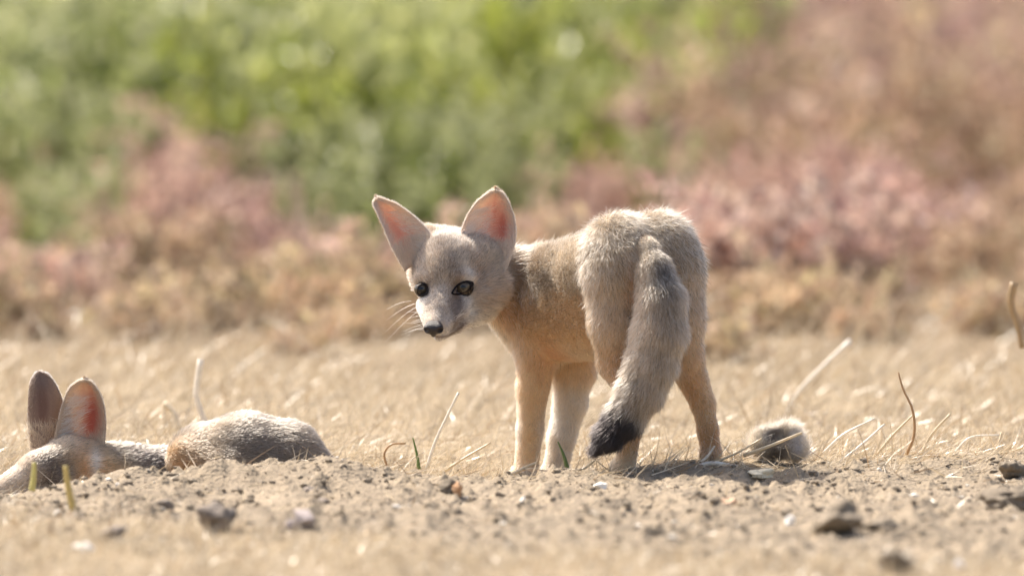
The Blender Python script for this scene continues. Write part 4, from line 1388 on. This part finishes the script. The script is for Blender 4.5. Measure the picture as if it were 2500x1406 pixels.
P_A, P_B, P_C = [p * 0.8 + np.array([0.50, 0.385, 0.29]) * 0.2 for p in (P_A * [0.95, 0.92, 0.99], P_B * [0.94, 0.93, 0.96], P_C * [0.94, 0.90, 0.98])]
G_A, G_B, G_C = G_A * 0.95, G_B * 0.75, G_C
P_T = P_T * 1.08


def scatter_plants():
    rng = np.random.default_rng(77)
    greens = [plant_green(100 + i, [0.34, 0.38, 0.30, 0.42, 0.36][i], 0.17, 26, [G_A, G_B, G_C, G_A, G_B][i]) for i in range(5)]
    pinks = [plant_pink(200 + i, [0.13, 0.16, 0.12, 0.15][i], 0.11, 30, [P_A, P_B, P_C, P_A][i]) for i in range(4)]
    talls = [plant_pink(300 + i, [0.36, 0.32, 0.40, 0.34][i], 0.20, 60, [P_A, P_C, P_B, P_C][i], 0.32) for i in range(4)]
    tans = [plant_pink(400 + i, [0.08, 0.10, 0.07][i], 0.10, 26, [P_T, P_B, P_T][i]) for i in range(3)]
    used = set()

    def place(protos, i, x, y, s, label, cat, group):
        p = protos[i % len(protos)]
        o = p if id(p) not in used else copy_thing(p)
        used.add(id(p))
        o.location = (x, y, float(ground_z(x, y, False)[0]) - 0.004)
        o.rotation_euler = (0, 0, rng.random() * 6.28)
        o.scale = (s, s, s * rng.uniform(0.9, 1.1))
        tag(o, label, cat, group)

    def px_of(x, y):
        return 1250 + x / (12 + y) * F_PX
    k = 0
    # green stand: fills the view behind, from the left to right of centre
    for row, y in enumerate(np.linspace(4.2, 8.2, 9)):
        nn_ = 13 if row < 6 else 10
        for j in range(nn_):
            x = (j + 0.5 + rng.uniform(-0.35, 0.35)) / nn_ * 3.6 - 2.2
            yy = y + rng.uniform(-0.2, 0.2)
            if px_of(x, yy) > 1800 + rng.uniform(-120, 80): continue
            place(greens, int(rng.integers(0, 5)), x, yy, rng.uniform(0.8, 1.2), 'leafy green plant in the blurred stand behind the foxes', 'green plant', 'green plants standing behind the foxes')
            k += 1
    # tall dry weeds at the right
    for row, y in enumerate(np.linspace(4.0, 8.4, 8)):
        for j in range(8):
            x = 0.42 + (j + rng.uniform(-0.3, 0.5)) / 8 * 2.0
            yy = y + rng.uniform(-0.2, 0.2)
            if px_of(x, yy) < 1760 - 40 * row * 0: continue
            place(talls, int(rng.integers(0, 4)), x, yy, rng.uniform(0.75, 1.1), 'tall pinkish brown dry weed in the blurred stand at right', 'dry weed', 'tall dry weeds behind at right')
            k += 1
    # pink weeds rising against the green
    for px, y, sc, lab in ((490, 3.9, 1.05, 'tallest pink dry weed, in the middle of the left mound'), (575, 4.1, 1.1, 'tan pink dry weed at the right of the left mound'),
                           (430, 3.8, 0.85, 'pink dry weed left of the tallest in the left mound'), (350, 3.7, 0.8, 'reddish dry weed at the left end of the left mound'),
                           (330, 3.3, 0.7, 'low pink dry weed below the left end of the left mound'), (630, 3.7, 0.8, 'low dry weed at the right foot of the left mound'),
                           (1420, 3.9, 0.9, 'pink dry weed above the standing fox back'), (1540, 4.0, 0.85, 'pale pink dry weed above the standing fox rump'),
                           (1350, 3.5, 0.6, 'small pink dry weed right of the standing fox ear'), (1800, 4.3, 1.4, 'pinkish dry weed right of the green stand'),
                           (1840, 3.8, 0.9, 'lower pale dry weed right of the green stand'), (30, 3.9, 0.65, 'pinkish dry weed at the far left edge'), (95, 3.6, 0.5, 'low dry weed near the left edge')):
        x = (px - 1250) / F_PX * (12 + y)
        place(pinks, int(rng.integers(0, 4)), x, y, sc * 1.08, lab, 'dry weed', 'pink dry weeds in front of the green stand')
    # small greens filling the gaps between the pink mounds
    for px, y, sc in ((215, 3.3, 0.35), (170, 3.0, 0.28), (250, 2.9, 0.24), (110, 3.4, 0.34), (215, 4.0, 0.55), (235, 3.6, 0.4), (700, 3.9, 0.5), (790, 3.6, 0.42), (860, 4.0, 0.55), (930, 3.5, 0.36), (1010, 3.8, 0.5), (1090, 3.5, 0.38), (1160, 3.9, 0.5), (1250, 3.7, 0.4), (1650, 3.8, 0.45), (180, 4.1, 0.6), (1300, 4.1, 0.5)):
        x = (px - 1250) / F_PX * (12 + y)
        place(greens[1:2] + greens[4:5], int(rng.integers(0, 2)), x, y, sc, 'leafy green plant in the blurred stand behind the foxes', 'green plant', 'green plants standing behind the foxes')
    for row, y in enumerate(np.linspace(1.72, 3.9, 10)):
        for j in range(13):
            x = (j + 0.5 + rng.uniform(-0.45, 0.45)) / 13 * 2.8 - 1.4
            yy = y + rng.uniform(-0.12, 0.12)
            p = px_of(x, yy)
            if yy > (2.7 if p < 290 else 3.2) and (p < 290 or 650 < p < 1300) and rng.random() < 0.85: continue
            if yy < 2.35 and rng.random() > 0.45 + 0.55 * (yy - 1.3) / 1.0: continue
            if yy < 2.35:
                place(tans, int(rng.integers(0, 3)), x, yy, rng.uniform(0.5, 1.0) * (0.6 + 0.4 * min(1, (yy - 1.3) / 1.0)), 'low tan weed where the straw ends behind the foxes', 'dry weed', 'low tan weeds at the edge of the straw')
                continue
            place(pinks, int(rng.integers(0, 4)), x, yy, rng.uniform(0.45, 0.95) * (1.3 if p > 1750 else (0.85 if yy < 3.1 else 0.6)), 'low pinkish dry weed in the blurred band behind the foxes', 'dry weed', 'low pinkish dry weeds behind the foxes')
    for row, y in enumerate(np.linspace(2.1, 2.9, 4)):
        for j in range(11):
            x = (j + 0.5 + rng.uniform(-0.45, 0.45)) / 11 * 2.3 - 1.15
            place(tans, int(rng.integers(0, 3)), x, y + rng.uniform(-0.1, 0.1), rng.uniform(0.55, 1.0), 'low tan weed where the straw ends behind the foxes', 'dry weed', 'low tan weeds at the edge of the straw')


scatter_plants()
